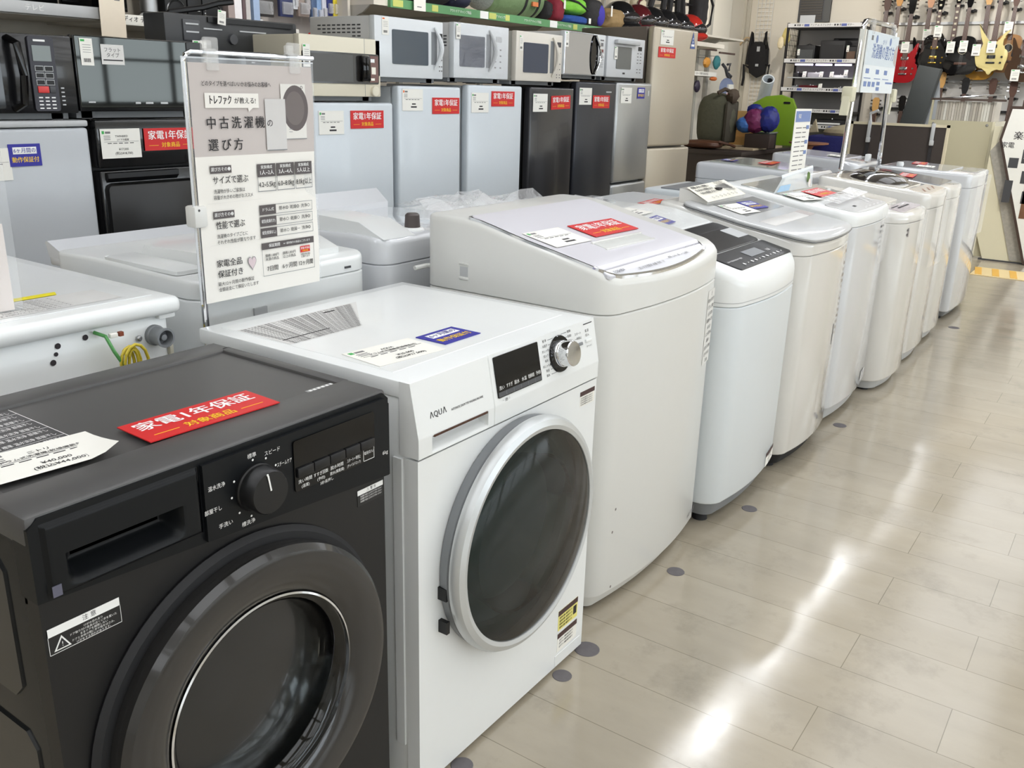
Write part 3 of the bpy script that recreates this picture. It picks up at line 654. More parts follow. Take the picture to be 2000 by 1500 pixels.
for k in range(11): b.lathe([(0, .0002), (.006 - .003 * (k % 3 == 1), .0002)], (-.14 + k * .032, -.018, 0), n=10)
for k in range(7): b.text('洗い すすぎ 脱水 予約'.split()[k % 4], (-.19 + .016 * k, .012, .0002), X3, Y3, .008)
b.text('洗濯', (.13, .01, .0002), X3, Y3, .014); t.part('control_print', b.xf(M), parent=cp)
w.panel('lid_hinge_cover', WHITE, 2.5, 2.95, 1.215, 1.46, .004, .02)
w.sticker(2.83, 2.945, .085, .135, PAPER, ['', 'お願い 据え付け', '本体の上に物を', '置かない'], INKG, head=MATS['print_brown'], name='caution_sticker')
t.part('front_seam', B().mat(LGREY).sym(w.cx, [[(x, y, z) for x, y in half(w.hw, .885, 1.48, .03, .07, .03, -.0006)] for z in (.718, .7205)], False, False))
blue_card('blue guarantee card under film on the black-lidded washer', w.at(2.69, 1.286, .008, .1), .105, .07)
price_card('white price card lying under film behind the black lid', w.at(2.68, 1.39, .008, .05), .15, .09)
t.part('protective_film', B().mat(film('wrinkled_film', (245, 245, 245), .16, .06, .5)).sym(w.cx, [[(x, y, w.z(y) + .011) for x, y in half(.24, 1.23, 1.46, .0, .03, .03, 0)]], False, True))
# ---- washer with overhanging grey lid
w = Top('warm white washer with a thick overhanging grey lid', 3.0, 3.53, .87, 1.45, .782, [(.87, .822), (.9, .83), (1.13, .865), (1.3, .9), (1.45, .925)], WARM, bul=.03, rf=.06, zb=.06, base=RUB, zbase=.02)
t = w.t; GL = mt('grey_lid_plastic', (186, 187, 187), .33, coat=.3, noise=.01)
def lidh(i): return half(.268, .862, 1.36, .03, .07, .04, i)
b = B().mat(GL).sym(3.262, [[(x, y, w.z(y) - .003) for x, y in lidh(.012)], [(x, y, w.z(y) + .0) for x, y in lidh(.004)], [(x, y, w.z(y) + .012) for x, y in lidh(0)], [(x, y, w.z(y) + .016) for x, y in lidh(.003)], [(x, y, w.z(y) + .018) for x, y in lidh(.009)]], True, True)
lid = t.part('lid', b)
b = B().mat(DGREY).sym(3.262, [[(x, y, w.z(y) + q) for x, y in lidh(i)] for q, i in ((.0028, .0005), (.0042, -.0008), (.0056, .0002))], False, False)
t.part('lid_seal', b, parent=lid)
w.panel('lid_window', mt('grey_window', (150, 151, 151), .2, coat=.3), 3.09, 3.49, 1.145, 1.28, .0185, .006, parent=lid)
b = B().mat(mt('pale_recess', (205, 203, 200), .4)).box(-.22, -.03, -.002, .22, .03, .0006, .002).mat(mt('recess_end', (176, 168, 165), .5)).box(.15, -.03, .0004, .22, .03, .001); t.part('lid_handle', b.xf(w.at(3.285, 1.06, .0185)), parent=lid)
w.sticker(3.435, 3.5, .42, .76, None, ['洗濯', 'コース', '標準', '念入り', '風乾燥', '槽洗浄', '洗い', 'すすぎ', '脱水', '予約', '洗剤', '柔軟剤', '使い方', '警告', '注意'], mt('print_tan', (150, 132, 112), .7), name='instruction_print')
w.sticker(3.4, 3.412, .4, .48, mt('print_slate', (70, 70, 76), .7), [], name='print')
w.sticker(3.4, 3.5, .1, .13, None, ['簡易乾燥'], INKG, name='print')
price_card('white price card lying on the thick grey lid', w.at(3.165, 1.205, .021, -.1), .15, .1)
blue_card('blue guarantee card half under the price card on the thick grey lid', w.at(3.31, 1.21, .0205, -.1), .115, .08)
b = B().mat(mt('cream_sheet', (234, 230, 216), .6)).quad((3.045, 1.275, .928), (3.425, 1.283, .928), (3.478, 1.4, .97), (3.064, 1.37, .97)).mat(INK)
F = frame((3.25, 1.333, .949), (1, .04, 0), (.03, .11, .042)); d = lambda x, y: F @ Vector((x, y * .75, .0035)); yv = F.col[1].xyz
for r_ in range(3):
    for k in range(6): b.text(('標準', '洗い', '毛布', '分')[(r_ + k) % 4], d(-.15 + k * .027, .05 - r_ * .028), F.col[0].xyz, yv, .017, .012)
b.prism([(3.265, 1.33), (3.3, 1.33), (3.305, 1.35), (3.27, 1.35)], .95, .957)
for r_ in range(5): b.text('すすぎ 脱水', d(.12, .06 - r_ * .02), X3, yv, .016, .012)
for k in range(7): b.text('○', d(-.13 + k * .04, -.055), X3, yv, .017, .014)
t.part('control_panel', b, label='cream control panel with printed dials at the back')
t.part('panel_rest', B().mat(WARM).prism([(1.29, .91), (1.29, .927), (1.365, .96), (1.4, .965), (1.4, .91)], 3.07, 3.42, 'x'))
# ---- washer with film and leaflet
w = Top('glossy white washer with a tinted lid, clear film hanging over its front', 3.56, 4.14, .88, 1.45, .818, [(.88, .858), (.91, .872), (1.05, .89), (1.3, .932), (1.45, .95)], PEARL, WHITE, bul=.025, rf=.07, zb=.075, base=LGREY, zbase=.025, rim=.015)
t = w.t
lid = w.panel('lid', mt('smoke_grey_lid', (160, 163, 160), .15, coat=.4), 3.6, 4.1, 1.08, 1.38, .004, .02)
w.panel('control_panel', mt('pale_panel', (205, 205, 204), .25), 3.62, 4.1, .9, 1.04, .004, .03, bul=.01)
b = B().mat(INKW); M = w.at(3.95, .95, .005)
for k in range(10): b.lathe([(0, .0002), (.005, .0002)], (-.15 + k * .03, -.03 + .006 * (k % 2), 0), n=8)
for k in range(6): b.lathe([(0, .0002), (.009, .0002)], (.02 + .02 * k, .01 + .02 * (k % 3), 0), n=8)
b.mat(INK).box(-.2, .0, 0, -.17, .012, .0004); t.part('control_print', b.xf(M))
CLR = film('clear_film', (246, 248, 250), .22, .08, .04); CLR2 = film('thick_clear_film', (246, 247, 248), .3, .1, .04)
b = B().mat(CLR2)
b.add([(x, .868 + .03 * ((x - 3.85) / .29) ** 2 - q, z) for x in (3.86, 3.93, 4.0, 4.08) for q, z in ((0, .875), (.006, .8), (.002, .70 - .06 * (x > 3.9)))], [(i * 3 + j, i * 3 + 3 + j, i * 3 + 4 + j, i * 3 + 1 + j) for i in range(3) for j in range(2)])
t.part('protective_film', b)
w.sticker(3.9, 4.04, .69, .8, None, ['■■■ ■■', '洗剤量の目安', '4.5kg 0.8', '3.0kg 0.6', '1.5kg 0.4'], INKG, name='print')
b = B().mat(film('film_crinkle', (250, 250, 252), .55, .06, .4)).quad((3.64, .985, .9), (3.98, 1.0, .9), (3.99, 1.075, .915), (3.66, 1.07, .912)).quad((3.98, 1.0, .9), (4.05, .98, .915), (4.05, 1.06, .93), (3.99, 1.075, .915)); t.part('protective_film', b)
w.sticker(4.0, 4.1, .1, .145, mt('clear_pale', (222, 222, 220), .2), ['静音', '設計'], INKG, name='sticker')
price_card('white price card on the tinted lid in front of the acrylic leaflet', w.at(3.66, 1.134, .008, -.2), .16, .1)
red_card('red warranty card on the tinted lid beside the acrylic leaflet', w.at(3.88, 1.135, .008, .0), .215, .09)
b = B().mat(film('leaflet_acrylic', (232, 240, 244), .5, .05)).quad((3.545, 1.215, .926), (3.98, 1.2, .922), (4.05, 1.225, 1.0), (3.69, 1.235, .976))
b.mat(mt('leaflet_blue', (150, 186, 214), .4)).quad((3.57, 1.2115, .928), (3.7, 1.2065, .928), (3.74, 1.214, .95), (3.63, 1.219, .949))
b.mat(mt('leaflet_plant', (92, 128, 52), .5)).lathe([(0, 0), (.022, 0)], (3.94, 1.207, .966), 'y', 9).lathe([(0, 0), (.012, 0)], (3.935, 1.209, .978), 'y', 7).mat(PAPER).lathe([(0, 0), (.018, 0)], (3.94, 1.2, .944), 'y', 10)
b.mat(mt('leaflet_top', (226, 232, 236), .4)).quad((3.685, 1.2345, .972), (4.045, 1.2235, .994), (4.055, 1.23, 1.008), (3.69, 1.24, .986))
solo('leaflet', 'transparent leaflet with a blue corner and plant picture leaning on a washer', 'leaflet', b, M=Matrix.Translation((3.77, 1.2, .925)), local=False)
# ---- narrow cream washer
w = Top('low cream washer with a slim rounded front, half hidden by the film-hung one', 4.17, 4.68, .822, 1.4, .775, [(.822, .81), (.85, .818), (1.1, .85), (1.4, .88)], WARM, bul=.04, rf=.09, zb=.05, base=LGREY, zbase=.012, rim=.02)
t = w.t
w.panel('lid', mt('cream_lid', (214, 208, 196), .2, coat=.4), 4.23, 4.63, .98, 1.32, .004, .02)
cp = w.panel('control_panel', mt('mauve_panel', (176, 166, 170), .25, coat=.3), 4.25, 4.62, .87, .95, .003, .02)
b = B().mat(INK).box(-.1, -.004, 0, .1, .004, .0006).box(-.16, .015, 0, -.03, .02, .0006).mat(INKW).box(.03, .015, 0, .1, .022, .0006); t.part('control_print', b.xf(w.at(4.43, .91, .004)), parent=cp)
w.sticker(4.23, 4.27, .715, .755, mt('sticker_grey', (150, 145, 143), .6), ['▦▦', '▦▦'], INK, name='sticker')
b = B().mat(CLR2); b.add([(x, .812 + .05 * ((x - 4.425) / .255) ** 2, z) for x in (4.36, 4.45, 4.54, 4.62) for z in (.8, .7, .585 - .1 * (x - 4.4))], [(i * 3 + j, i * 3 + 3 + j, i * 3 + 4 + j, i * 3 + 1 + j) for i in range(3) for j in range(2)]); t.part('protective_film', b)
# ---- cream washer with round black lid window
w = Top('cream washer with a domed black lid window, films taped to its front', 4.72, 5.2, .84, 1.4, .79, [(.84, .85), (.87, .862), (1.1, .885), (1.4, .915)], WARM, bul=.025, rf=.05, zb=.06, base=LGREY, zbase=.012)
t = w.t
b = B().mat(mt('smoke_dome', (48, 44, 42), .06, noise=0, coat=.4)).lathe([(0, .045), (.09, .04), (.15, .025), (.185, .004), (.19, 0)], n=40, sx=1.05, sy=.8); b.xf(w.at(5.0, 1.16, .002)); t.part('lid_window', b)
w.panel('lid', mt('cream_lid_gloss', (226, 220, 206), .1, coat=.6), 4.76, 5.17, .99, 1.34, .003, .02)
w.panel('control_panel', mt('cream_panel', (216, 206, 192), .2), 4.77, 5.16, .87, .97, .003, .02)
b = B().mat(mt('print_rust', (150, 96, 70), .6)); M = w.at(4.96, .91, .004)
for k in range(9): b.box(-.15 + k * .035, -.012 + .012 * (k % 3), 0, -.13 + k * .035, -.004 + .012 * (k % 3), .0004)
t.part('control_print', b.xf(M))
b = B().mat(CLR2)
for xa, xb, zl in ((4.8, 4.97, .5), (4.99, 5.14, .49)): b.add([(xa + (xb - xa) * i / 2, .832 - .004 * (i == 1), z) for i in range(3) for z in (.845, .7, zl)], [(i * 3 + j, i * 3 + 3 + j, i * 3 + 4 + j, i * 3 + 1 + j) for i in range(2) for j in range(2)])
t.part('protective_film', b)
w.sticker(5.02, 5.12, .5, .83, mt('sheet_veil', (224, 220, 212), .35), ['', '', '', '', '', '', '○  ▦'], INKG, name='instruction_sheet')
# ---- second film-taped washer beside it
w = Top('white washer squeezed between the black-domed washer and the last one', 5.215, 5.68, .85, 1.4, .795, [(.85, .845), (.88, .858), (1.1, .885), (1.4, .91)], WARM, bul=.03, rf=.09, zb=.06, base=LGREY, zbase=.02)
t = w.t
w.panel('lid', mt('slate_lid', (122, 124, 130), .15, coat=.4), 5.26, 5.64, .92, 1.3, .004, .02)
b = B().mat(CLR); b.add([(5.22 + .11 * i, .842 - .004 * (i == 1), z) for i in range(3) for z in (.845, .7, .5)], [(i * 3 + j, i * 3 + 3 + j, i * 3 + 4 + j, i * 3 + 1 + j) for i in range(2) for j in range(2)]); t.part('protective_film', b)
red_card('red warranty card on the slate lid of the second-last washer', w.at(5.43, 1.12, .007, .1))
# ---- last washer
w = Top('white washer at the far end of the row, beside the cream panel', 5.96, 6.61, .855, 1.42, .8, [(.855, .872), (.88, .88), (1.42, .9)], PEARL, bul=.02, rf=.04, zb=.05, base=MGREY, zbase=.02)
t = w.t
w.panel('lid', mt('pearl_lid', (196, 198, 204), .12, coat=.5), 6.0, 6.57, 1.02, 1.38, .004, .02)
w.panel('control_panel', mt('taupe_panel', (170, 168, 158), .2), 6.2, 6.55, .89, .98, .004, .02)
t.part('knob', B().mat(WHITE).lathe([(.02, 0), (.022, .01), (.018, .025), (0, .026)], (6.05, 1.3, .9), n=16))
b = B().mat(CLR2); b.add([(6.03 + .14 * i, .845 - .01 * (i % 2), z) for i in range(4) for z in (.86, .7, .5)], [(i * 3 + j, i * 3 + 3 + j, i * 3 + 4 + j, i * 3 + 1 + j) for i in range(3) for j in range(2)]); t.part('protective_film', b)
red_card('red warranty card on the last washer of the row', w.at(6.42, 1.26, .007, .1))
price_card('white price card on the last washer of the row', w.at(6.2, 1.18, .007, .1))
# ================================================================ rear row of washers, backs to the front row
GRPR = 'washers of the rear row standing back to back'
# drum washer whose back shows
t = T('drum_washer', 'white washer turned with its back to the camera, hose inlet and earth wires showing', 'washing machine', (.72, 1.83, 0), GRPR)
zt = .895
cab = t.part('cabinet', B().mat(WHITE).box(.44, 1.525, .02, 1.02, 2.14, zt - .03, .012))
top = t.part('top_panel', B().mat(WHITE).box(.425, 1.5, zt - .035, 1.038, 2.17, zt, .014, 3).box(.46, 1.54, zt, 1.0, 2.13, zt + .0015, .001, 1))
b = B().mat(WHITE).prism([(.36, .30), (1.0, .30), (1.0, .70), (.9, .745), (.5, .745), (.36, .70)], 1.506, 1.53, 'y', -.008)
t.part('back_panel', b)
b = B().mat(mt('dark_hole', (46, 40, 44), .7))
for x, z, r_ in ((.847, .845, .0055), (.795, .84, .0055), (.783, .812, .0055), (.79, .826, .004), (.43, .69, .03)): b.lathe([(0, 0), (r_, 0)], (x, 1.5235 if z > .75 else 1.505, z), 'y', 14)
t.part('vent_hole', b, parent=cab)
il = t.part('hose_inlet', B().mat(MGREY).lathe([(.02, 0), (.02, -.008), (.0175, -.01), (.0175, -.032), (.019, -.034), (.019, -.04), (.015, -.04), (.014, -.02), (0, -.02)], (.985, 1.525, .822), 'y', 28))
t.part('inlet_core', B().mat(MGREY).lathe([(.007, -.02), (.006, -.034), (0, -.035)], (.985, 1.525, .822), 'y', 12), parent=il)
for x, z in ((.951, .822), (1.008, .86)): t.part('screw', B().mat(STEEL).lathe([(.006, 0), (.0055, -.003), (.003, -.005), (0, -.005)], (x, 1.522, z), 'y', 14))
t.part('corner_bracket', B().mat(WHITE).box(.992, 1.512, .852, 1.028, 1.53, .87, .003))
t.part('corner_clip', B().mat(mt('clip_ivory', (200, 196, 178), .5)).box(1.0125, 1.517, .775, 1.021, 1.53, .798, .002))
GW = mt('earth_wire', (196, 176, 52), .45); GW2 = mt('earth_wire_green', (84, 150, 84), .45)
wp = [(.862, .852, 1.52), (.872, .846, 1.5), (.876, .82, 1.485), (.89, .79, 1.48), (.898, .765, 1.482)]
wr = t.part('earth_wire', B().mat(GW2).tube([(x, y, z) for x, z, y in wp], .0035))
b = B().mat(GW)
for k, (w_, h_) in enumerate(((.016, .05), (.02, .055), (.012, .045), (.024, .06))):
    b.tube([(.9 + w_ * math.cos(a) * (1 if k % 2 else .8) + .004 * k, 1.483 - .003 * k, .79 + h_ * .62 * math.sin(a)) for a in [PI * (-.55 + 2.1 * i / 14) for i in range(15)]], .003)
t.part('wire_coil', b, parent=wr)
t.part('wire_tie', B().mat(mt('tie_blue', (40, 62, 150), .5)).box(.89, 1.47, .762, .912, 1.492, .768, .002), parent=wr)
t.part('wire_lug', B().mat(PAPER).box(.878, 1.492, .842, .892, 1.502, .85, .001).mat(mt('copper', (150, 82, 60), .4, .5)).box(.894, 1.49, .843, .902, 1.498, .851), parent=wr)
b = B().mat(mt('sheet_print', (226, 226, 224), .5)).quad((.56, 1.56, zt + .002), (.95, 1.56, zt + .002), (.95, 1.66, zt + .002), (.56, 1.66, zt + .002))
b.mat(INKG)
for k in range(7): b.text('お客様へ 設置の前に必ずお読みください 給水ホース', (.74, 1.57 + k * .013, zt + .0025), X3, Y3, .01, 0, .34)
b.mat(mt('sheet_yellow', (236, 222, 40), .5)).quad((.72, 1.665, zt + .0025), (.88, 1.665, zt + .0025), (.89, 1.69, zt + .0025), (.73, 1.69, zt + .0025))
t.part('instruction_sheet', b, parent=top)
t.part('instruction_sheet', B().mat(mt('sheet_pale2', (228, 224, 214), .5)).quad((.45, 1.55, zt + .002), (.55, 1.55, zt + .002), (.55, 1.66, zt + .002), (.45, 1.66, zt + .002)), parent=top)
price_card('white price card lying on the washer whose back shows, by the clear sheet', frame((.78, 1.86, zt + .003), (1, .1, 0), (0, 1, 0)))
t = T('acrylic_stand', 'clear acrylic sheet holding a pale notice, at the left edge on the rear washer', 'sign holder', (.62, 1.6, zt + .002))
t.part('acrylic_sheet', B().mat(film('acrylic_clear', (240, 244, 246), .1, .04)).box(.56, 1.598, zt + .002, .782, 1.6, 1.25))
t.part('notice', B().mat(mt('notice_pink', (238, 228, 222), .6)).box(.56, 1.6005, zt + .004, .768, 1.602, 1.05))
t.part('foot_plate', B().mat(MATS['acrylic_clear']).box(.56, 1.6, zt + .002, .782, 1.66, zt + .005))
# washers seen from behind
def rear(lab, X0, X1, yb, yf, zs, prof, m, **k):   # yb is the side nearest the camera (the machine's back)
    return Top(lab, X0, X1, yb, yf, zs, prof, m, bul=0, rf=.05, group=GRPR, **k)
w = rear('pale grey washer behind the sign stand, round inlet recess on its rear top', 1.115, 1.625, 1.56, 2.1, .855, [(1.56, .893), (1.6, .9), (1.9, .905), (2.1, .9)], WHITE, zb=.05, rim=.008)
w.t.part('inlet_recess', B().mat(LGREY).lathe([(.05, .012), (.045, .014), (.035, .004), (0, .002)], (1.42, 1.65, .9), n=28))
w.t.part('rear_hump', B().mat(WHITE).prism([(1.6, .9), (1.6, .915), (1.66, .935), (1.86, .93), (1.88, .9)], 1.2, 1.56, 'x', .006))
w.t.part('rear_strip', B().mat(LGREY).box(1.255, 1.555, .3, 1.29, 1.562, .82))
w.t.part('lid_corner', B().mat(WHITE).box(1.12, 1.63, .9, 1.2, 1.9, .912, .01))
b = B().mat(DGREY).box(1.535, 1.5575, .868, 1.555, 1.56, .873); w.t.part('slot', b)
w.t.part('front_console', B().mat(PEARL).box(1.12, 2.04, .86, 1.62, 2.13, .885, .006).prism([(2.06, .88), (2.13, .88), (2.14, .915), (2.13, .918), (2.06, .89)], 1.12, 1.62, 'x', .003))
w = rear('grey-shaded washer with a dark inlet cap, left of the sloped-lid washer', 1.715, 2.29, 1.6, 2.15, .84, [(1.6, .905), (1.62, .91), (1.7, .915), (2.15, .9)], PEARL, zb=.05, rim=.01)
w.t.part('rear_hump', B().mat(WHITE).prism([(1.61, .908), (1.7, .945), (1.85, .95), (2.1, .93), (2.12, .905)], 1.73, 1.86, 'x', .006))
cp = w.t.part('inlet_cap', B().mat(mt('cap_brown', (84, 76, 74), .5)).lathe([(0, .052), (.015, .052), (.02, .047), (.022, .016), (.022, .01)], (1.905, 1.665, .905), n=24))
w.t.part('inlet_collar', B().mat(WHITE).lathe([(0, .014), (.03, .014), (.034, .008), (.034, 0)], (1.905, 1.665, .905), n=24), parent=cp)
w.t.part('screw', B().mat(DGREY).lathe([(.006, 0), (.004, -.004), (0, -.004)], (1.92, 1.6, .8), 'y', 12))
w.t.part('earth_wire', B().mat(GW).tube([(1.955, 1.59, .81), (1.965, 1.575, .77), (1.95, 1.575, .73), (1.97, 1.575, .7)], .006))
w.t.part('front_console', B().mat(PEARL).prism([(2.1, .9), (2.13, .9), (2.16, .955), (2.15, .96), (2.1, .92)], 1.72, 2.28, 'x', .003))
w = rear('film-wrapped white washer behind the sloped-lid washer', 2.33, 2.88, 1.62, 2.17, .8, [(1.62, .865), (2.0, .875), (2.17, .88)], WHITE, zb=.05)
b = B().mat(film('crumpled_film', (248, 248, 248), .35, .06, .8)); n = 9; rr = random.Random(3)
b.add([(2.34 + .53 * i / n, 1.63 + .5 * j / n, .885 + .035 * rr.random() + .02 * math.sin(i * 1.7 + j)) for i in range(n + 1) for j in range(n + 1)], [(i * (n + 1) + j, (i + 1) * (n + 1) + j, (i + 1) * (n + 1) + j + 1, i * (n + 1) + j + 1) for i in range(n) for j in range(n)]); w.t.part('protective_film', b)
w.panel('lid', WHITE, 2.38, 2.83, 1.75, 2.1, .01, .1)
w = rear('silver-lidded rear-row washer beyond the black-lidded one', 2.95, 3.48, 1.62, 2.15, .78, [(1.62, .84), (2.15, .85)], WHITE, zb=.05)
w.panel('lid', mt('silver_lid', (176, 180, 180), .15, coat=.4), 3.0, 3.44, 1.85, 2.12, .006, .02)
b = B().mat(CLR2).box(3.0, 1.84, .846, 3.3, 1.9, .88, .004); w.t.part('protective_film', b)
w = rear('rear-row washer with a pale grey lid behind the cream control panel', 3.56, 4.1, 1.62, 2.15, .75, [(1.62, .805), (2.15, .815)], WHITE, zb=.05)
w.panel('lid', LGREY, 3.6, 4.06, 1.75, 2.1, .008, .02)
red_card('red warranty card, only its corner showing, left of the cream control panel', w.at(3.75, 1.83, .012, .1))
w = rear('rear-row washer hidden under leaflet glass, pale rim only', 4.2, 4.72, 1.6, 2.12, .76, [(1.6, .82), (2.12, .83)], COOL, zb=.05)
w.panel('lid', MGREY, 4.25, 4.67, 1.7, 2.05, .006, .02)
w = rear('rear-row washer with a tinted lid and faded red card, before the dark counter', 4.82, 5.38, 1.5, 2.12, .84, [(1.5, .895), (1.6, .91), (2.0, .93), (2.12, .93)], PEARL, zb=.05, rim=.02)
w.panel('lid', mt('greenish_lid', (168, 172, 164), .12, coat=.4), 4.87, 5.33, 1.62, 2.06, .006, .02)
red_card('faded red warranty card on the tinted lid before the dark counter', w.at(5.12, 1.8, .01, .1))
blue_card('blue guarantee card on the tinted lid before the dark counter', w.at(4.98, 1.98, .01, .1))
w = rear('rear-row washer with violet-tinted cards, just left of the tall sign stand', 5.85, 6.45, 1.5, 2.05, .84, [(1.5, .9), (1.6, .92), (2.05, .945)], PEARL, zb=.05, rim=.015)
w.panel('lid', mt('violet_lid', (190, 190, 202), .12, coat=.4), 5.9, 6.4, 1.62, 2.0, .006, .02)
w.t.part('white_clip', B().mat(WHITE).box(6.1, 1.5, .91, 6.15, 1.53, .955, .006))
price_card('white price card on the washer left of the tall sign stand', w.at(6.08, 1.7, .01, .1))

# ================================================================ sign stand
t = T('sign_stand', 'steel-rod sign stand holding a grey and white washer guide sheet, between the rows', 'sign stand', (1.24, 1.5, 0))
ROD = CHROME; yr = 1.503
b = B().mat(ROD).tube([(1.087, yr, .01), (1.087, yr, 1.325), (1.092, yr, 1.337), (1.102, yr, 1.342), (1.405, yr, 1.342)], .0048, 10)
t.part('rod_frame', b)
t.part('pole', B().mat(mt('pole_grey', (120, 120, 124), .25, .9)).tube([(1.103, yr + .012, .01), (1.098, yr + .012, 1.06)], .0058, 10))  # grey metal, darker than the chrome rod
t.part('base_plate', B().mat(STEEL).box(1.07, 1.49, 0, 1.1, 1.555, .012, .003))
t.part('clamp', B().mat(IVORY).box(1.076, yr - .012, 1.02, 1.106, yr + .02, 1.062, .005).mat(DGREY).lathe([(0, 0), (.0025, 0)], (1.086, yr - .0125, 1.054), 'y', 10))
ACR = film('acrylic_sleeve', (238, 242, 246), .14, .04)
t.part('acrylic_sleeve', B().mat(ACR).box(1.082, yr - .004, .868, 1.402, yr - .003, 1.334).mat(film('acrylic_edge', (236, 240, 244), .45, .05)).box(1.079, yr - .0045, .868, 1.083, yr - .0025, 1.334).box(1.082, yr - .0045, 1.331, 1.402, yr - .0025, 1.334))
for cx in (1.144, 1.347):
    b = B().mat(film('clip_clear', (240, 240, 238), .25, .06)).box(cx - .014, yr - .012, 1.31, cx + .014, yr - .006, 1.345, .003).box(cx - .017, yr - .01, 1.345, cx + .017, yr - .002, 1.37, .004).box(cx - .012, yr + .004, 1.32, cx + .012, yr + .01, 1.365, .003).tube([(cx - .014, yr, 1.342), (cx + .014, yr, 1.342)], .008, 10)
    t.part('clip', b)
PG = mt('poster_greige', (196, 188, 184), .6, noise=.01); PW = mt('poster_white', (236, 233, 226), .6, noise=.01); PD = mt('poster_dark', (86, 80, 80), .6, noise=0); PN = mt('poster_note', (224, 222, 216), .6, noise=.01)
x0, x1, z0, z1 = 1.091, 1.395, .868, 1.324; PWD = x1 - x0; yp = yr - .0055
def curl(x, z): # right edge waves a little
    return yp - .0022 * sst(.7, 1, (x - x0) / PWD) * math.sin((z - z0) * 21)
b = B(); n, m = 12, 24
for i in range(n):
    for j in range(m):
        za, zb_ = z0 + (z1 - z0) * j / m, z0 + (z1 - z0) * (j + 1) / m; xa, xb = x0 + PWD * i / n, x0 + PWD * (i + 1) / n
        b.mat(PG if j >= 15 else PW); b.quad((xa, curl(xa, za), za), (xb, curl(xb, za), za), (xb, curl(xb, zb_), zb_), (xa, curl(xa, zb_), zb_))
bmesh.ops.remove_doubles(b.bm, verts=b.bm.verts, dist=1e-6)
sheet = t.part('guide_sheet', b)
b = B(); yy = yp - .0028
def P(u, v): return (x0 + u * PWD, yy, z1 - v * (z1 - z0))
def tx(s_, u, v, h, bold=0, wm=None, m=INK): b.mat(m).text(s_, P(u, v), X3, Z3, h, bold, wm)
def rc(u0, v0, u1, v1, m, dy=.0003):
    a, c = P(u0, v1), P(u1, v0); b.mat(m).box(a[0], yy + dy, a[2], c[0], yy + dy + .0002, c[2])
def br(u0, v0, u1, v1, m, th=.003):
    rc(u0, v0, u1, v0 + th, m); rc(u0, v1 - th, u1, v1, m); rc(u0, v0, u0 + th, v1, m); rc(u1 - th, v0, u1, v1, m)
tx('どのタイプを選べばいいかお悩みのお客様へ', .355, .082, .0105, .006, .165)
rc(.1, .118, .52, .178, PW); b.mat(PW).prism([(P(.43, .178)[0], P(0, .178)[2]), (P(.47, .178)[0], P(0, .178)[2]), (P(.435, .192)[0], P(0, .194)[2])], yy + .0003, yy + .0005, 'y')
tx('トレファク', .215, .148, .0185, .035, .05); tx('が教える!', .41, .15, .0125, .008, .055)
[tx(c, u, .242, .0245, .014) for c, u in zip('中古洗濯機', (.135, .233, .33, .428, .522))]; tx('の', .605, .245, .017, .01); [tx(c, u, .332, .0245, .014) for c, u in zip('選び方', (.14, .24, .336))]
rc(.71, .075, .93, .315, PN, .0007); b.mat(mt('poster_door', (96, 88, 88), .6)).lathe([(0, 0), (.035, 0)], (P(.835, 0)[0], yy + .0006, P(0, .18)[2]), 'y', 36, sy=1.3); b.mat(mt('poster_door2', (112, 104, 102), .6)).lathe([(0, 0), (.026, 0)], (P(.83, 0)[0], yy + .0005, P(0, .18)[2]), 'y', 36, sy=1.3)
rc(.57, .14, .745, .36, mt('poster_fridge', (206, 204, 202), .6), .0002); rc(.575, .358, .745, .362, MGREY, .0001); rc(.72, .313, .93, .316, MGREY, .0006); tx('O', .895, .09, .009, .01)
for k in range(2): rc(.77, .27 + k * .012, .8, .272 + k * .012, MGREY, 0)
for v, s1, s2, a1, a2 in ((.43, '選び方その❶', 'サイズで選ぶ', '洗濯物が多いご家族は', '容量が大きめの物がおススメ'), (.622, '選び方その❷', '性能で選ぶ', '洗濯機のタイプごとに', 'それぞれ性能が異なります')):
    rc(.1, v - .016, .265, v + .016, PD); tx(s1, .182, v, .0085, .005, .046, INKW); tx(s2, .255 if v < .5 else .23, v + .047, .0165, .012, .085 if v < .5 else .07); tx(a1, .24, v + .093, .009, .003, .075); tx(a2, .27, v + .119, .009, .003, .095)
for k, (h1, h2, n_) in enumerate((('家族構成', '1人~2人', '4.2~5.5㎏'), ('家族構成', '3人~4人', '6.0~8.0㎏'), ('家族構成', '5人以上', '8.0㎏以上'))):
    u = .475 + k * .165; br(u, .418, u + .155, .54, MGREY); rc(u, .418, u + .155, .475, PD, .0001); tx(h1, u + .078, .433, .0075, .004, .03, INKW); tx(h2, u + .078, .457, .0105, .006, .038, INKW); tx(n_, u + .078, .51, .014, .016, .043)
for k, (h1, q) in enumerate((('ドラム式', '節水◎  乾燥◎  洗浄○'), ('縦型(乾燥付き)', '節水○  乾燥○  洗浄◎'), ('縦型(乾燥なし)', '節水○  乾燥ー  洗浄◎'))):
    v = .6 + k * .052; br(.475, v, .95, v + .044, MGREY, .002); rc(.475, v, .615, v + .044, PD, .0001); tx(h1, .545, v + .022, .008, .004, .036, INKW); tx(q, .785, v + .022, .0088, .004, .085)
tx('家電全品', .2, .835, .016, .012, .07); tx('保証付き', .205, .882, .016, .012, .07); tx('最大12ヶ月間の動作保証', .245, .924, .0088, .003, .09); tx('全額返金にて保証いたします', .265, .949, .0088, .003, .1)
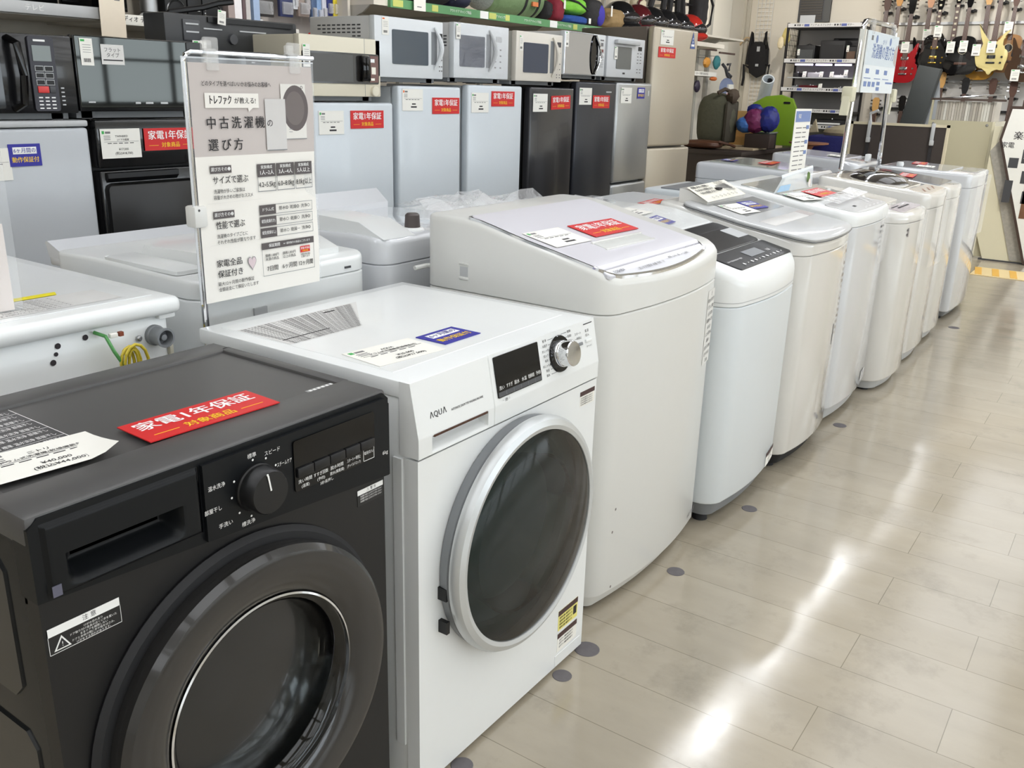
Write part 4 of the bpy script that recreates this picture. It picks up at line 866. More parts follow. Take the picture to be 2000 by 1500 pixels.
HT = mt('poster_heart', (214, 196, 200), .6); b.mat(MGREY).prism([(P(.385 + .044 * .8 * (16 * math.sin(a) ** 3) / 16, 0)[0], P(0, .85 - .036 * .8 * (13 * math.cos(a) - 5 * math.cos(2 * a) - 2 * math.cos(3 * a) - math.cos(4 * a)) / 13)[2]) for a in [2 * PI * i / 28 for i in range(28)]], yy + .0003, yy + .0005, 'y').mat(HT).prism([(P(.385 + .04 * .8 * (16 * math.sin(a) ** 3) / 16, 0)[0], P(0, .85 - .032 * .8 * (13 * math.cos(a) - 5 * math.cos(2 * a) - 2 * math.cos(3 * a) - math.cos(4 * a)) / 13)[2]) for a in [2 * PI * i / 28 for i in range(28)]], yy + .0001, yy + .0002, 'y')
br(.475, .772, .95, .925, MGREY, .002); rc(.475, .772, .95, .802, PD, .0001); tx('保証期間', .585, .787, .008, .004, .03, INKW); tx('※一部対象外の商品もございます', .79, .787, .0055, .002, .075, INKW)
for u, l1, l2, l3, hh in ((.56, '価格1,000円', '未満の商品', '7日間', 0), (.715, '価格1,000円', '以上の商品', '6ヶ月間', 0), (.865, '', '', '12ヶ月間', 1)):
    if hh: rc(.82, .812, .91, .842, RED, .0001); tx('家電1年保証', .865, .823, .0058, .004, .025, INKW); tx('対象商品', .865, .835, .0045, .003, .02, YEL); tx('の表示がある商品', .865, .852, .005, .002, .026); tx('に限ります', .865, .863, .005, .002)
    else: tx(l1, u, .832, .0072, .003, .036); tx(l2, u, .849, .0072, .003, .036)
    tx(l3, u, .894, .0125, .01, .04)
for v in (.57, .75): rc(.06, v, .5, v + .0012, PN)
t.part('sheet_print', b, parent=sheet)
# ================================================================ fridges
def fridge(lab, X0, X1, zt, m, ms, y=3.0, dep=.52, split=None, cap=None, lean=0, door=.05, rad=.012, group='fridges along the aisle', handle=False):
    t = T('fridge', lab, 'fridge', ((X0 + X1) / 2, y + dep / 2, 0), group)
    t.part('cabinet', B().mat(ms).box(X0 + .004, y + door + .008, .03, X1 - .004, y + dep, zt - .004, .008))
    zs = [(.05, zt)] if not split else [(.05, split - .005), (split + .005, zt)]
    for a, c in zs:
        t.part('door', B().mat(m).box(X0, y, a, X1, y + door, c, rad, 3))
    for fx in (X0 + .05, X1 - .05): foot(t, fx, y + .1, .032, .018, DGREY); foot(t, fx, y + dep - .06, .032, .018, DGREY)
    return t
SILV = mt('grey_painted_steel', (184, 188, 192), .32, coat=.2, noise=.01); SIDE = mt('fridge_side_white', (206, 210, 212), .5, noise=.01)
DW = mt('door_pale_blue', (208, 215, 220), .3, coat=.25, noise=.01)
F = lambda x, z, y=2.9985: frame((x, y, z), X3, Z3)
t = fridge('silver grey two-door fridge at the left edge, black microwave on it', 1.22, 1.771, 1.128, SILV, LGREY, dep=.55)
t.part('hinge_cover', B().mat(LGREY).box(1.22, 2.998, 1.131, 1.771, 3.5, 1.152, .006))
blue_card('blue guarantee card on the silver grey fridge at the left edge', F(1.543, 1.046), .104, .07)
price_card('white price card cut by the left edge, on the silver grey fridge', F(1.42, 1.02))
t = fridge('glossy black fridge left of the sign stand, with a stepped door pull', 1.797, 2.36, 1.152, mt('piano_black', (17, 17, 18), .14, noise=0, coat=.5), mt('black_side', (14, 14, 15), .5), split=.985, rad=.006)
t.part('door_pull', B().mat(mt('pull_black', (24, 24, 25), .3)).prism([(2.995, .975), (2.985, .972), (2.985, .955), (3.0, .94)], 1.815, 2.1, 'x').box(1.81, 2.992, .06, 2.19, 3.0, .938, .02))
price_card('white price card on the glossy black fridge left of the sign stand', F(1.884, 1.072, 2.996), .152, .1, 'TWINBIRD', '2ドア冷蔵庫', '¥17,000', '(税込¥18,700)')
red_card('red warranty card on the glossy black fridge, cut by the sign stand pole', F(2.083, 1.082, 2.996))
T_ = fridge('dark fridge glimpsed behind the guide sheet', 2.37, 2.785, 1.1, mt('slate_door', (54, 55, 58), .3), MATS['black_side'])
fridge('pale white fridge under the cream microwave, lowest of the white three', 2.8, 3.304, 1.212, DW, SIDE)
price_card('white price card on the fridge under the cream microwave', F(2.9, 1.128)); red_card('red warranty card on the fridge under the cream microwave', F(3.125, 1.139))
fridge('pale white fridge in the middle of the white three', 3.34, 3.817, 1.29, DW, SIDE, dep=.6)
price_card('white price card on the middle white fridge', F(3.44, 1.226), logo=ORG); red_card('red warranty card on the middle white fridge', F(3.694, 1.199))
fridge('pale white fridge right of the white three, next to the black one', 3.88, 4.376, 1.303, DW, SIDE, dep=.58)
price_card('white price card on the white fridge next to the black one', F(3.98, 1.215)); red_card('red warranty card with a glare streak on the white fridge next to the black one', F(4.188, 1.235))
fridge('satin black fridge beside the last white fridge', 4.46, 4.936, 1.303, mt('satin_black_door', (40, 40, 43), .22, coat=.2, noise=.02), MATS['black_side'], dep=.58)
price_card('white price card on the satin black fridge', F(4.56, 1.216)); red_card('red warranty card tilted on the satin black fridge', frame((4.783, 2.9985, 1.219), (1, 0, .03), Z3))
t = fridge('charcoal metallic fridge between the black and silver ones', 4.968, 5.46, 1.342, mt('charcoal_metal', (58, 60, 66), .28, .5, noise=.03), MATS['black_side'], dep=.58)
t.part('logo', B().mat(LGREY).box(5.33, 2.9985, 1.28, 5.4, 3.0, 1.288))
price_card('white price card on the charcoal metallic fridge', F(5.07, 1.256)); red_card('red warranty card on the charcoal metallic fridge', F(5.27, 1.224))
t = fridge('brushed silver two-door fridge left of the tall beige one', 5.482, 5.985, 1.35, mt('silver_metal', (176, 178, 178), .3, .75, noise=.03), MGREY, split=.69, rad=.02)
t.part('white_mark', B().mat(WHITE).box(5.925, 2.9985, 1.265, 5.935, 3.0, 1.3))  # small white mark on the upper door
price_card('white price card on the brushed silver fridge', F(5.603, 1.266)); blue_card('blue guarantee card on the brushed silver fridge', F(5.815, 1.283))
# tall beige fridge, turned a little towards the camera
M = Matrix.Translation((6.0, 3.02, 0)) @ Matrix.Rotation(-.14, 4, 'Z')
BEI = mt('champagne_steel', (186, 176, 158), .3, .35, noise=.02); BSD = mt('bronze_side', (104, 96, 88), .4, noise=.02)
t = T('fridge', 'tall champagne beige two-door fridge at the right end of the fridge row', 'fridge', None, 'fridges along the aisle', M=M)
t.part('cabinet', B().mat(BSD).box(.0, .07, .03, .56, .65, 1.725, .006), local=True)
t.part('door', B().mat(BEI).box(0, 0, .06, .565, .06, .905, .018, 3), local=True); t.part('door', B().mat(BEI).box(0, 0, .917, .565, .06, 1.728, .018, 3), local=True)
for fx in (.05, .51): t.part('foot', B().mat(DGREY).lathe([(0, .035), (.018, .035), (.018, 0), (0, 0)], (fx, .12, 0), n=12), local=True); t.part('foot', B().mat(DGREY).lathe([(0, .035), (.018, .035), (.018, 0), (0, 0)], (fx, .58, 0), n=12), local=True)
G = lambda x, z: M @ frame((x, -.0016, z), X3, Z3)
price_card('white price card at the top of the tall beige fridge', G(.155, 1.66), .16, .1); red_card('red warranty card in glare on the tall beige fridge', G(.165, 1.56), .215, .07)
b = B().mat(mt('ladder_blue', (70, 92, 150), .5)).prism([(-.032, -.055), (.032, -.055), (.0, .06)], 0, .001).mat(INKW).text('大', (0, .01, .0012), X3, Y3, .02).text('M', (0, -.012, .0012), X3, Y3, .022).box(-.02, -.04, .001, .02, -.025, .0012)
solo('energy_sticker', 'blue triangular sticker at the top right of the tall beige fridge', 'sticker', b, M=G(.49, 1.655))

# ================================================================ microwaves
def mwave(lab, X0, X1, z0, z1, m, ms, y=2.99, dep=.36, win=None, wm=None, wr=.006, feet=.022, group='microwave ovens on the fridges', doorx=None):
    t = T('microwave', lab, 'microwave', ((X0 + X1) / 2, y + dep / 2, z0 - feet), group)
    t.part('case', B().mat(ms).box(X0 + .004, y + .03, z0, X1 - .004, y + dep, z1 - .002, .005))
    f = t.part('front', B().mat(m).box(X0, y, z0, X1, y + .034, z1, .005))
    for fx in (X0 + .05, X1 - .05): t.part('foot', B().mat(DGREY).box(fx - .02, y + .05, z0 - feet, fx + .02, y + .09, z0)); t.part('foot', B().mat(DGREY).box(fx - .02, y + dep - .07, z0 - feet, fx + .02, y + dep - .03, z0))
    t.part('base', B().mat(MGREY).box(X0 + .012, y + .05, z0 - feet + .003, X1 - .012, y + dep - .02, z0))  # grey base block; also fills the gap under the case with painted shade
    if win: t.part('window', B().mat(wm or DGLASS).box(win[0], y - .003, win[2], win[1], y + .01, win[3], wr, 2, 'y'))
    return t
def btns(t, x0, x1, zs, y, m=INKG, w=.02, h=.006, name='key_print'):
    b = B().mat(m)
    for k, z in enumerate(zs): b.box(x0, y, z, x0 + w, y + .0006, z + h); b.box(x1 - w, y, z, x1, y + .0006, z + h)
    return t.part(name, b)
BMW = mt('microwave_black', (20, 20, 22), .2, noise=0, coat=.3)
y = 2.99
t = mwave('black microwave with a red start key, at the left edge on the silver fridge', 1.2, 1.74, 1.175, 1.415, BMW, BMW, win=(1.21, 1.5, 1.19, 1.4), feet=.023)
t.part('handle', B().mat(GBLK).tube([(1.53, y, 1.4), (1.545, y - .03, 1.385), (1.552, y - .036, 1.29), (1.545, y - .03, 1.205), (1.53, y, 1.19)], .012, 10))
kp = t.part('key_panel', B().mat(mt('keypad_slate', (42, 41, 50), .35)).box(1.592, y - .006, 1.182, 1.675, y + .01, 1.41, .008, 2, 'y'))
t.part('display', B().mat(mt('lcd_grey', (126, 134, 132), .25)).box(1.602, y - .008, 1.335, 1.662, y, 1.382), parent=kp)
for r_ in range(3):
    for c_ in range(2): t.part('key', B().mat(LGREY).box(1.604 + c_ * .031, y - .0085, 1.304 - r_ * .021, 1.632 + c_ * .031, y, 1.321 - r_ * .021).mat(BLK).box(1.606 + c_ * .031, y - .0095, 1.306 - r_ * .021, 1.63 + c_ * .031, y - .008, 1.319 - r_ * .021), parent=kp)
t.part('key', B().mat(mt('key_red', (214, 62, 60), .4)).box(1.606, y - .0095, 1.238, 1.642, y, 1.259, .002), parent=kp, label='red start key')
t.part('key', B().mat(DGREY).box(1.645, y - .0095, 1.238, 1.664, y, 1.259, .002), parent=kp)
b = B().mat(INKW)
for r_ in range(4):
    for c_ in range(3): b.box(1.606 + c_ * .021, y - .0066, 1.222 - r_ * .011, 1.619 + c_ * .021, y - .006, 1.226 - r_ * .011)
b.box(1.61, y - .0066, 1.394, 1.648, y - .006, 1.4); t.part('key_print', b, parent=kp)
b = B().mat(LGREY)
for k in range(5): b.box(1.686, y - .001, 1.2 + k * .013, 1.697, y, 1.204 + k * .013)
t.part('vent_marks', b)
t = mwave('wide black mirror-front microwave on the glossy black fridge', 1.745, 2.25, 1.18, 1.422, BMW, BMW, feet=.026)
MIR = mt('black_mirror', (70, 72, 70), .03, .85, noise=0)
t.part('mirror_door', B().mat(MIR).box(1.748, y - .004, 1.192, 2.175, y + .002, 1.42, .002, 1))
t.part('control_strip', B().mat(mt('strip_slate', (46, 47, 48), .3)).box(2.177, y - .004, 1.192, 2.247, y + .002, 1.42, .002, 1))
t.part('key_print', B().mat(LGREY).box(1.95, y - .005, 1.205, 1.97, y - .004, 1.212).box(1.99, y - .005, 1.205, 2.02, y - .004, 1.212).box(2.05, y - .005, 1.205, 2.08, y - .004, 1.212).box(2.19, y - .005, 1.25, 2.21, y - .004, 1.256).box(2.19, y - .005, 1.28, 2.21, y - .004, 1.286).box(2.19, y - .005, 1.34, 2.21, y - .004, 1.346).box(1.775, y - .005, 1.208, 1.8, y - .004, 1.213))
tag_strip('narrow price tag on the black mirror-front microwave', F(1.787, 1.37, y - .0052), .045, .085)
b = B().mat(mt('note_grey', (216, 214, 210), .5)).box(-.042, -.032, 0, .042, .032, .001).mat(INK).text('フラット', (0, .014, .0013), X3, Y3, .016).text('タイプ', (0, -.003, .0013), X3, Y3, .016).box(-.036, -.02, .001, .036, -.016, .0013)
solo('note_card', 'small white note reading flat type on the black mirror-front microwave', 'card', b, M=F(1.88, 1.365, y - .0052))
b = B().mat(mt('banner_cream', (236, 224, 204), .6)).box(-.06, -.2, 0, .06, .2, .001).mat(INKG)
for q, (u, v) in enumerate(((-.028, .13), (.025, .13))): b.box(u - .015, v, .001, u + .015, v + .012, .0014); b.box(u - .015, v - .018, .001, u + .015, v - .006, .0014); b.box(u - .012, v - .09, .001, u + .012, v - .086, .0014); b.box(u - .012, v - .18, .001, u + .014, v - .17, .0014)
b.mat(mt('banner_olive', (206, 196, 120), .6)).lathe([(0, .0012), (.012, .0012)], (.028, .09, 0), n=12); b.mat(LGREY).box(-.04, .06, .001, -.022, .1, .0014)
BANN = b
t = mwave('black microwave behind the clips of the sign stand', 2.27, 2.6, 1.24, 1.402, mt('graphite', (44, 45, 47), .35), BMW, y=3.02, win=(2.3, 2.47, 1.26, 1.38), feet=.02)
t.part('logo', B().mat(LGREY).box(2.55, 3.0185, 1.383, 2.58, 3.02, 1.39).box(2.5, 3.0185, 1.36, 2.515, 3.02, 1.364))
tag_strip('narrow price tag on the black microwave behind the sign stand clips', F(2.255, 1.39, 3.012), .06, .08)
t = T('radio_cassette', 'black radio cassette recorder with its carry handle up, behind the dark microwaves', 'radio', (2.6, 3.32, 1.405), None)
t.part('case', B().mat(mt('radio_graphite', (50, 51, 52), .4)).box(2.3, 3.28, 1.405, 2.98, 3.42, 1.54, .008))
t.part('cassette_door', B().mat(DGREY).box(2.38, 3.272, 1.44, 2.46, 3.282, 1.52, .003).mat(LGREY).box(2.39, 3.269, 1.5, 2.45, 3.273, 1.506).box(2.39, 3.269, 1.47, 2.45, 3.273, 1.476))
t.part('tuning_strip', B().mat(BLK).box(2.5, 3.272, 1.515, 2.95, 3.282, 1.534))
t.part('knob', B().mat(DGREY).lathe([(.022, 0), (.02, -.015), (0, -.015)], (2.62, 3.282, 1.455), 'y', 18))
t.part('trim_bar', B().mat(LGREY).box(2.48, 3.276, 1.487, 2.57, 3.282, 1.492).box(2.66, 3.276, 1.487, 2.8, 3.282, 1.492))
t.part('carry_handle', B().mat(BLK).tube([(2.36, 3.35, 1.53), (2.37, 3.34, 1.545), (2.5, 3.3, 1.57), (2.56, 3.28, 1.59), (2.62, 3.26, 1.6)], .012, 8))
tag_strip('white price tag hanging from the black radio handle', frame((2.555, 3.255, 1.535), (.9, 0, -.1), (-.35, 0, 1)), .04, .055)
CRM = mt('cream_plastic', (224, 217, 196), .4, noise=.01); CRMS = mt('cream_case', (210, 203, 182), .5, noise=.01)
t = mwave('cream microwave with a black window band and a dial, lowest in the row', 2.725, 3.21, 1.238, 1.484, CRM, CRMS, dep=.42, win=(2.735, 3.195, 1.292, 1.42), wm=mt('brown_black', (40, 38, 36), .2, coat=.3, noise=0), wr=.008)
t.part('window_mesh', B().mat(mt('mesh_grey', (82, 82, 80), .35, noise=0)).box(2.76, y - .0045, 1.3, 3.03, y, 1.412))
t.part('handle', B().mat(GBLK).box(3.07, y - .03, 1.302, 3.12, y, 1.413, .01).box(3.085, y - .036, 1.312, 3.105, y - .02, 1.405, .006))
t.part('key_panel', B().mat(mt('rust_print', (104, 66, 62), .2, coat=.5)).box(3.135, y - .005, 1.3, 3.19, y, 1.413).mat(INKW).box(3.14, y - .006, 1.385, 3.165, y - .005, 1.4).mat(CHROME).box(3.145, y - .006, 1.335, 3.172, y - .005, 1.365).box(3.14, y - .006, 1.308, 3.165, y - .005, 1.318))
t.part('dial', B().mat(CRM).lathe([(.024, 0), (.023, -.012), (.02, -.014), (0, -.014)], (3.165, y, 1.262), 'y', 28))
t.part('door_gap', B().mat(MGREY).box(3.1065, y - .0006, 1.24, 3.108, y, 1.483))
tag_strip('narrow price tag on the cream microwave window band', F(2.758, 1.4, y - .0055), .04, .09)
WM = mt('microwave_white', (220, 224, 226), .3, coat=.3, noise=.01); WMS = mt('microwave_case', (204, 204, 202), .5, noise=.01)
def bowhandle(t, x, z0, z1, m, bow=.03, w=.02):
    b = B().mat(m); n = 12; P = []
    for i in range(n + 1):
        q = i / n; s = math.sin(PI * q); P.append((x - w * .5 + bow * s * .9, y - .004 - .022 * s, z0 + (z1 - z0) * q))
    b.tube(P, [.004 + .009 * math.sin(PI * i / n) for i in range(n + 1)], 8); b.mat(MGREY).box(x - w * 1.5, y - .0012, z0 + .02, x + w * .6, y + .001, z1 - .02, .001, 1)
    t.part('handle', b)
t = mwave('large white microwave with slotted side, second from the sign stand', 3.175, 3.66, 1.325, 1.588, WM, WMS, dep=.42, win=(3.29, 3.545, 1.385, 1.535), wm=mt('blue_grey_glass', (66, 78, 90), .12, coat=.3, noise=0))
b = B().mat(DGREY)
for r_ in range(4):
    for k in range(9):
        if (r_ == 2 and k < 1) or (r_ == 3 and k < 7): continue
        b.box(3.1775, 3.08 + (8 - k) * .032, 1.545 - r_ * .016, 3.1795, 3.1 + (8 - k) * .032, 1.551 - r_ * .016)
t.part('side_slots', b)
bowhandle(t, 3.6, 1.37, 1.56, WM)
t.part('display', B().mat(BLK).box(3.627, y - .002, 1.51, 3.652, y, 1.535)); btns(t, 3.628, 3.652, [1.47, 1.44, 1.41, 1.38, 1.36], y - .0012, INKG, .008)
tag_strip('narrow price tag with an orange mark on the large slotted white microwave', F(3.245, 1.545, y - .001), .045, .075, logo=ORG)
t = mwave('white microwave wrapped in clear film, third from the sign stand', 3.745, 4.217, 1.335, 1.598, WM, WMS, dep=.4, win=(3.79, 4.0, 1.39, 1.54), wm=mt('blue_black_glass', (66, 74, 92), .04, .3, noise=0))
b = B().mat(DGREY); [b.box(3.7475, 3.04, 1.53 - k * .015, 3.7495, 3.06, 1.536 - k * .015) for k in range(4)]; t.part('side_slots', b)
bowhandle(t, 4.045, 1.37, 1.575, LGREY); t.part('display', B().mat(LGREY).box(4.1, y - .002, 1.52, 4.15, y, 1.548)); btns(t, 4.09, 4.15, [1.48, 1.45, 1.42, 1.39], y - .0012, INKG, .014)
t.part('protective_film', B().mat(film('microwave_film', (248, 248, 250), .1, .04, .7)).box(3.747, y - .006, 1.338, 4.21, y - .005, 1.596))
tag_strip('faint price tag under film on the wrapped white microwave', F(3.77, 1.555, y - .0075), .035, .07)
t = mwave('cream microwave in the middle of the row, bowed handle, small window', 4.29, 4.765, 1.332, 1.592, mt('cream_soft', (222, 216, 204), .3, coat=.3, noise=.01), mt('grey_case', (176, 174, 164), .5), dep=.4, win=(4.36, 4.61, 1.378, 1.535), wm=MATS['blue_black_glass'])
bowhandle(t, 4.665, 1.36, 1.575, MATS['cream_soft']); t.part('display', B().mat(DGREY).box(4.705, y - .002, 1.525, 4.745, y, 1.552)); btns(t, 4.705, 4.745, [1.49, 1.46, 1.43, 1.4, 1.37, 1.355], y - .0012, INKG, .01)
tag_strip('faint price tag on the middle cream microwave', F(4.335, 1.53, y - .0012), .035, .08)
t = mwave('mirror-front microwave with a black eye-shaped handle', 4.782, 5.272, 1.378, 1.622, WM, WMS, dep=.38, group='microwave ovens on the fridges')
t.part('mirror_door', B().mat(mt('mirror_steel', (190, 194, 204), .03, 1, noise=0)).box(4.786, y - .004, 1.382, 5.12, y, 1.618, .002, 1))
h = t.part('handle', B().mat(GBLK).lathe([(0, -.008), (.05, -.008), (.05, 0)], (5.125, y - .002, 1.5), 'y', 32, sx=.85, sy=2.3)); t.part('handle_bow', B().mat(CHROME).tube([(5.13 + .05 * math.sin(PI * i / 10), y - .012 - .01 * math.sin(PI * i / 10), 1.39 + .22 * i / 10) for i in range(11)], .008, 8), parent=h)
b = B().mat(LGREY); [b.box(5.2, y - .002, 1.43 + k * .02, 5.25, y, 1.444 + k * .02, .001, 1) for k in range(4)]; b.mat(mt('key_maroon', (120, 50, 52), .4)).box(5.205, y - .002, 1.52, 5.245, y, 1.537).mat(INKG).box(5.205, y - .002, 1.586, 5.245, y, 1.594).box(5.215, y - .002, 1.555, 5.24, y, 1.575); t.part('key_print', b)
tag_strip('white price tag on the mirror-front microwave', F(4.805, 1.575, y - .0052), .035, .085)
t = mwave('small silver-white microwave with a dark square window, by the tall beige fridge', 5.3, 5.81, 1.376, 1.622, mt('silver_white', (206, 209, 212), .3, coat=.2, noise=.01), WMS, dep=.38, win=(5.42, 5.62, 1.43, 1.565), wm=mt('flat_grey_glass', (104, 106, 104), .3, noise=0))
t.part('handle', B().mat(LGREY).box(5.38, y - .03, 1.58, 5.69, y, 1.604, .006)); t.part('display', B().mat(BLK).box(5.715, y - .002, 1.55, 5.765, y, 1.575)); btns(t, 5.705, 5.765, [1.53, 1.51, 1.49, 1.47, 1.43, 1.41], y - .0012, INKG, .02, .005)
t.part('logo', B().mat(INK).box(5.515, y - .0012, 1.398, 5.545, y, 1.408))
tag_strip('narrow price tag on the small silver-white microwave', F(5.405, 1.525, y - .0045), .04, .075)
# ================================================================ wall shelving behind the fridges
GON = mt('gondola_beige', (214, 208, 196), .55, noise=.01); GONG = mt('gondola_grey', (176, 173, 164), .5, noise=.01)
t = T('shelf_unit', 'grey-fronted television shelf at the top left, behind the black microwaves', 'shelf', (2.3, 4.3, 0))
t.part('back_panel', B().mat(GON).box(.9, 4.36, 0, 3.2, 4.42, 2.3))
t.part('shelf_board', B().mat(GONG).box(.9, 3.92, 1.525, 2.42, 4.36, 1.55)); t.part('shelf_front', B().mat(LGREY).box(.9, 3.9, 1.53, 2.42, 3.92, 1.578, .003))
t.part('shelf_board', B().mat(GONG).box(2.43, 3.92, 1.515, 3.2, 4.36, 1.54)); f = t.part('shelf_front', B().mat(PAPER).box(2.43, 3.9, 1.515, 3.56, 3.92, 1.56, .003))
t.part('shelf_print', B().mat(INKW).text('テレビ', (2.13, 3.8985, 1.553), X3, Z3, .028, .01))
t.part('shelf_print', B().mat(INK).text('オーディオ デジタル家電', (2.62, 3.8985, 1.54), X3, Z3, .026, .008, .32).mat(mt('label_blue', (70, 120, 180), .5)).box(2.805, 3.898, 1.523, 2.862, 3.9, 1.556).mat(INKW).text('家電', (2.833, 3.8975, 1.54), X3, Z3, .022, .006), parent=f)
t.part('panel_joint', B().mat(MGREY).box(1.925, 4.357, 1.2, 1.929, 4.36, 1.52))
for lab, xa, xb, h in (('dark television at the left end of the television shelf', 1.3, 2.09, .5), ('second black television, behind the shelf sign', 2.115, 2.29, .45), ('black television above the hanging cream banner', 2.31, 2.62, .45)):
    q = T('television', lab, 'television', ((xa + xb) / 2, 4.05, 1.55), 'televisions on the shelf')
    q.part('screen', B().mat(GBLK).box(xa, 4.0, 1.575, xb, 4.03, 1.575 + h, .004)); q.part('stand', B().mat(BLK).box(xa + .03, 3.98, 1.55, xb - .03, 4.1, 1.565, .003).box((xa + xb) / 2 - .03, 4.02, 1.56, (xa + xb) / 2 + .03, 4.05, 1.6))
q = T('speaker', 'silver cylindrical speaker between the televisions and the stereo', 'speaker', (2.73, 4.0, 1.54)); q.part('body', B().mat(STEEL).lathe([(.04, .045), (.04, .35), (0, .35)], (2.73, 4.0, 1.54), n=24)); q.part('base', B().mat(LGREY).lathe([(0, 0), (.045, 0), (.045, .03), (.03, .045)], (2.73, 4.0, 1.54), n=24))
RNG = []
for lab, xa in (('left stereo speaker with a chrome ring', 2.79), ('right stereo speaker with a chrome ring', 3.0)):
    q = T('speaker', lab, 'speaker', (xa + .06, 4.02, 1.54), 'stereo speakers'); q.part('cabinet', B().mat(BLK).box(xa, 3.96, 1.54, xa + .12, 4.15, 1.84, .006))
    q.part('cone', B().mat(VOID).lathe([(.045, 0), (.02, .012), (0, .014)], (xa + .06, 3.957, 1.6), 'y', 28)); q.part('ring', B().mat(CHROME).lathe([(.046, 0), (.049, -.006), (.052, 0)], (xa + .06, 3.959, 1.6), 'y', 32))
q = T('stereo', 'black mini stereo unit between its ringed speakers', 'stereo', (2.955, 4.02, 1.54)); q.part('case', B().mat(BLK).box(2.915, 3.96, 1.54, 2.995, 4.15, 1.84, .005)); q.part('volume_dial', B().mat(CHROME).lathe([(.022, 0), (.02, -.014), (0, -.015)], (2.955, 3.96, 1.68), 'y', 24)); q.part('tray', B().mat(LGREY).box(2.925, 3.952, 1.556, 2.985, 3.962, 1.566, .002)); q.part('key', B().mat(LGREY).box(2.93, 3.956, 1.605, 2.98, 3.961, 1.61))
BX = [('beige', (150, 136, 132), 3.16, 3.2), ('white', (225, 222, 224), 3.2, 3.245), ('maroon', (92, 74, 76), 3.25, 3.27), ('grey and white', (190, 186, 184), 3.272, 3.3), ('pale blue', (156, 176, 206), 3.32, 3.36)]
for nm, c, xa, xb in BX:
    solo('boxed_item', nm + ' upright box on the audio shelf, right of the stereo', 'box', B().mat(mt('box_' + nm.replace(' ', '_'), c, .5, noise=.1, nscale=40)).box(-(xb - xa) / 2, 0, 0, (xb - xa) / 2, .14, .3), loc=((xa + xb) / 2, 3.97, 1.54), group='upright boxes on the audio shelf')
o = solo('banner', 'tall cream banner hanging at the upper left in front of the television shelf', 'banner', BANN, M=frame((2.46, 3.87, 1.66), (1, 0, -.02), Z3))
t = T('pegboard', 'pale pegboard wall with hanging packaged accessories', 'pegboard', (3.7, 4.35, 0)); t.part('board', B().mat(mt('pegboard_pale', (212, 205, 200), .6, noise=.01)).box(3.2, 4.34, 0, 4.15, 4.4, 2.3)); t.part('shelf', B().mat(GONG).box(3.2, 4.0, 1.44, 4.1, 4.34, 1.46))
PK = [('bag of black cables', (60, 58, 58), 3.5, 3.645, 1.63, 1.9), ('small white box', (232, 232, 230), 3.523, 3.565, 1.58, 1.615), ('navy and tan', (52, 60, 100), 3.69, 3.785, 1.64, 1.9), ('white', (232, 236, 240), 3.79, 3.822, 1.685, 1.9), ('brown-grey', (146, 132, 124), 3.825, 3.91, 1.65, 1.9), ('red and white', (190, 150, 146), 3.87, 3.914, 1.677, 1.9),
      ('slate blue', (74, 96, 130), 3.925, 3.964, 1.622, 1.9), ('light blue', (130, 160, 200), 3.968, 4.004, 1.612, 1.9), ('white and black', (200, 202, 214), 4.01, 4.045, 1.63, 1.9), ('deep navy', (34, 44, 110), 4.05, 4.096, 1.67, 1.9), ('yellow', (222, 204, 60), 4.1, 4.132, 1.67, 1.9), ('russet', (140, 96, 78), 4.138, 4.25, 1.67, 1.9), ('lime green', (120, 160, 60), 4.258, 4.31, 1.68, 1.9)]
for nm, c, xa, xb, za, zb in PK:
    w_, h_ = (xb - xa) / 2, zb - za; q = T('hanging_package', nm + ' package hanging on the pegboard', 'package', ((xa + xb) / 2, 4.2, za), 'packages hanging on the pegboard'); n_ = nm.replace(' ', '_').replace('-', '_')
    q.part('pack', B().mat(mt('pack_' + n_, c, .35, noise=.25, nscale=55)).box(-w_, -.012, 0, w_, .012, h_, .004), local=True)
    if h_ > .1: q.part('blister', B().mat(film('blister', (240, 240, 242), .3, .06, .4)).box(-w_ * .8, -.028, .012, w_ * .8, -.012, h_ * .3, .006), local=True)
    q.part('hook', B().mat(STEEL).tube([(0, 0, h_ - .01), (0, .14, h_)] if h_ > .1 else [(0, .01, h_ - .005), (0, .14, h_)], .002, 5), local=True)
for k, lab in enumerate(('left red foil pouch above the cream microwave', 'middle red foil pouch above the cream microwave', 'right red foil pouch above the cream microwave')):
    solo('foil_pouch', lab, 'pouch', B().mat(mt('red_foil', (168, 34, 36), .25, noise=.3, nscale=60)).ellip((0, 0, .05), .045, .03, .05, 12, 8, .25), loc=(3.83 + k * .085, 4.1, 1.46), group='red foil pouches on the pegboard shelf')
t = T('shelf_unit', 'camping goods shelf with a green label strip above the fridges', 'shelf', (6.8, 4.4, 0))
t.part('back_panel', B().mat(mt('gondola_cream', (222, 212, 194), .6, noise=.01)).box(4.15, 4.55, 0, 9.3, 4.6, 2.6))
t.part('side_panel', B().mat(GON).box(4.13, 4.1, 0, 4.15, 4.6, 2.3))
t.part('shelf_board', B().mat(GON).box(4.16, 3.92, 1.735, 9.4, 4.55, 1.775))
GS = mt('strip_green', (92, 148, 98), .4, noise=.1, nscale=20)
b = B().mat(GS).box(4.28, 3.898, 1.728, 6.95, 3.92, 1.778); st = t.part('label_strip', b)
b = B().mat(mt('label_lime', (196, 202, 110), .5)); [b.box(x, 3.896, 1.735, x + w_, 3.898, 1.772) for x, w_ in ((4.3, .09), (4.66, .06), (5.26, .08), (5.45, .05), (6.35, .06))]
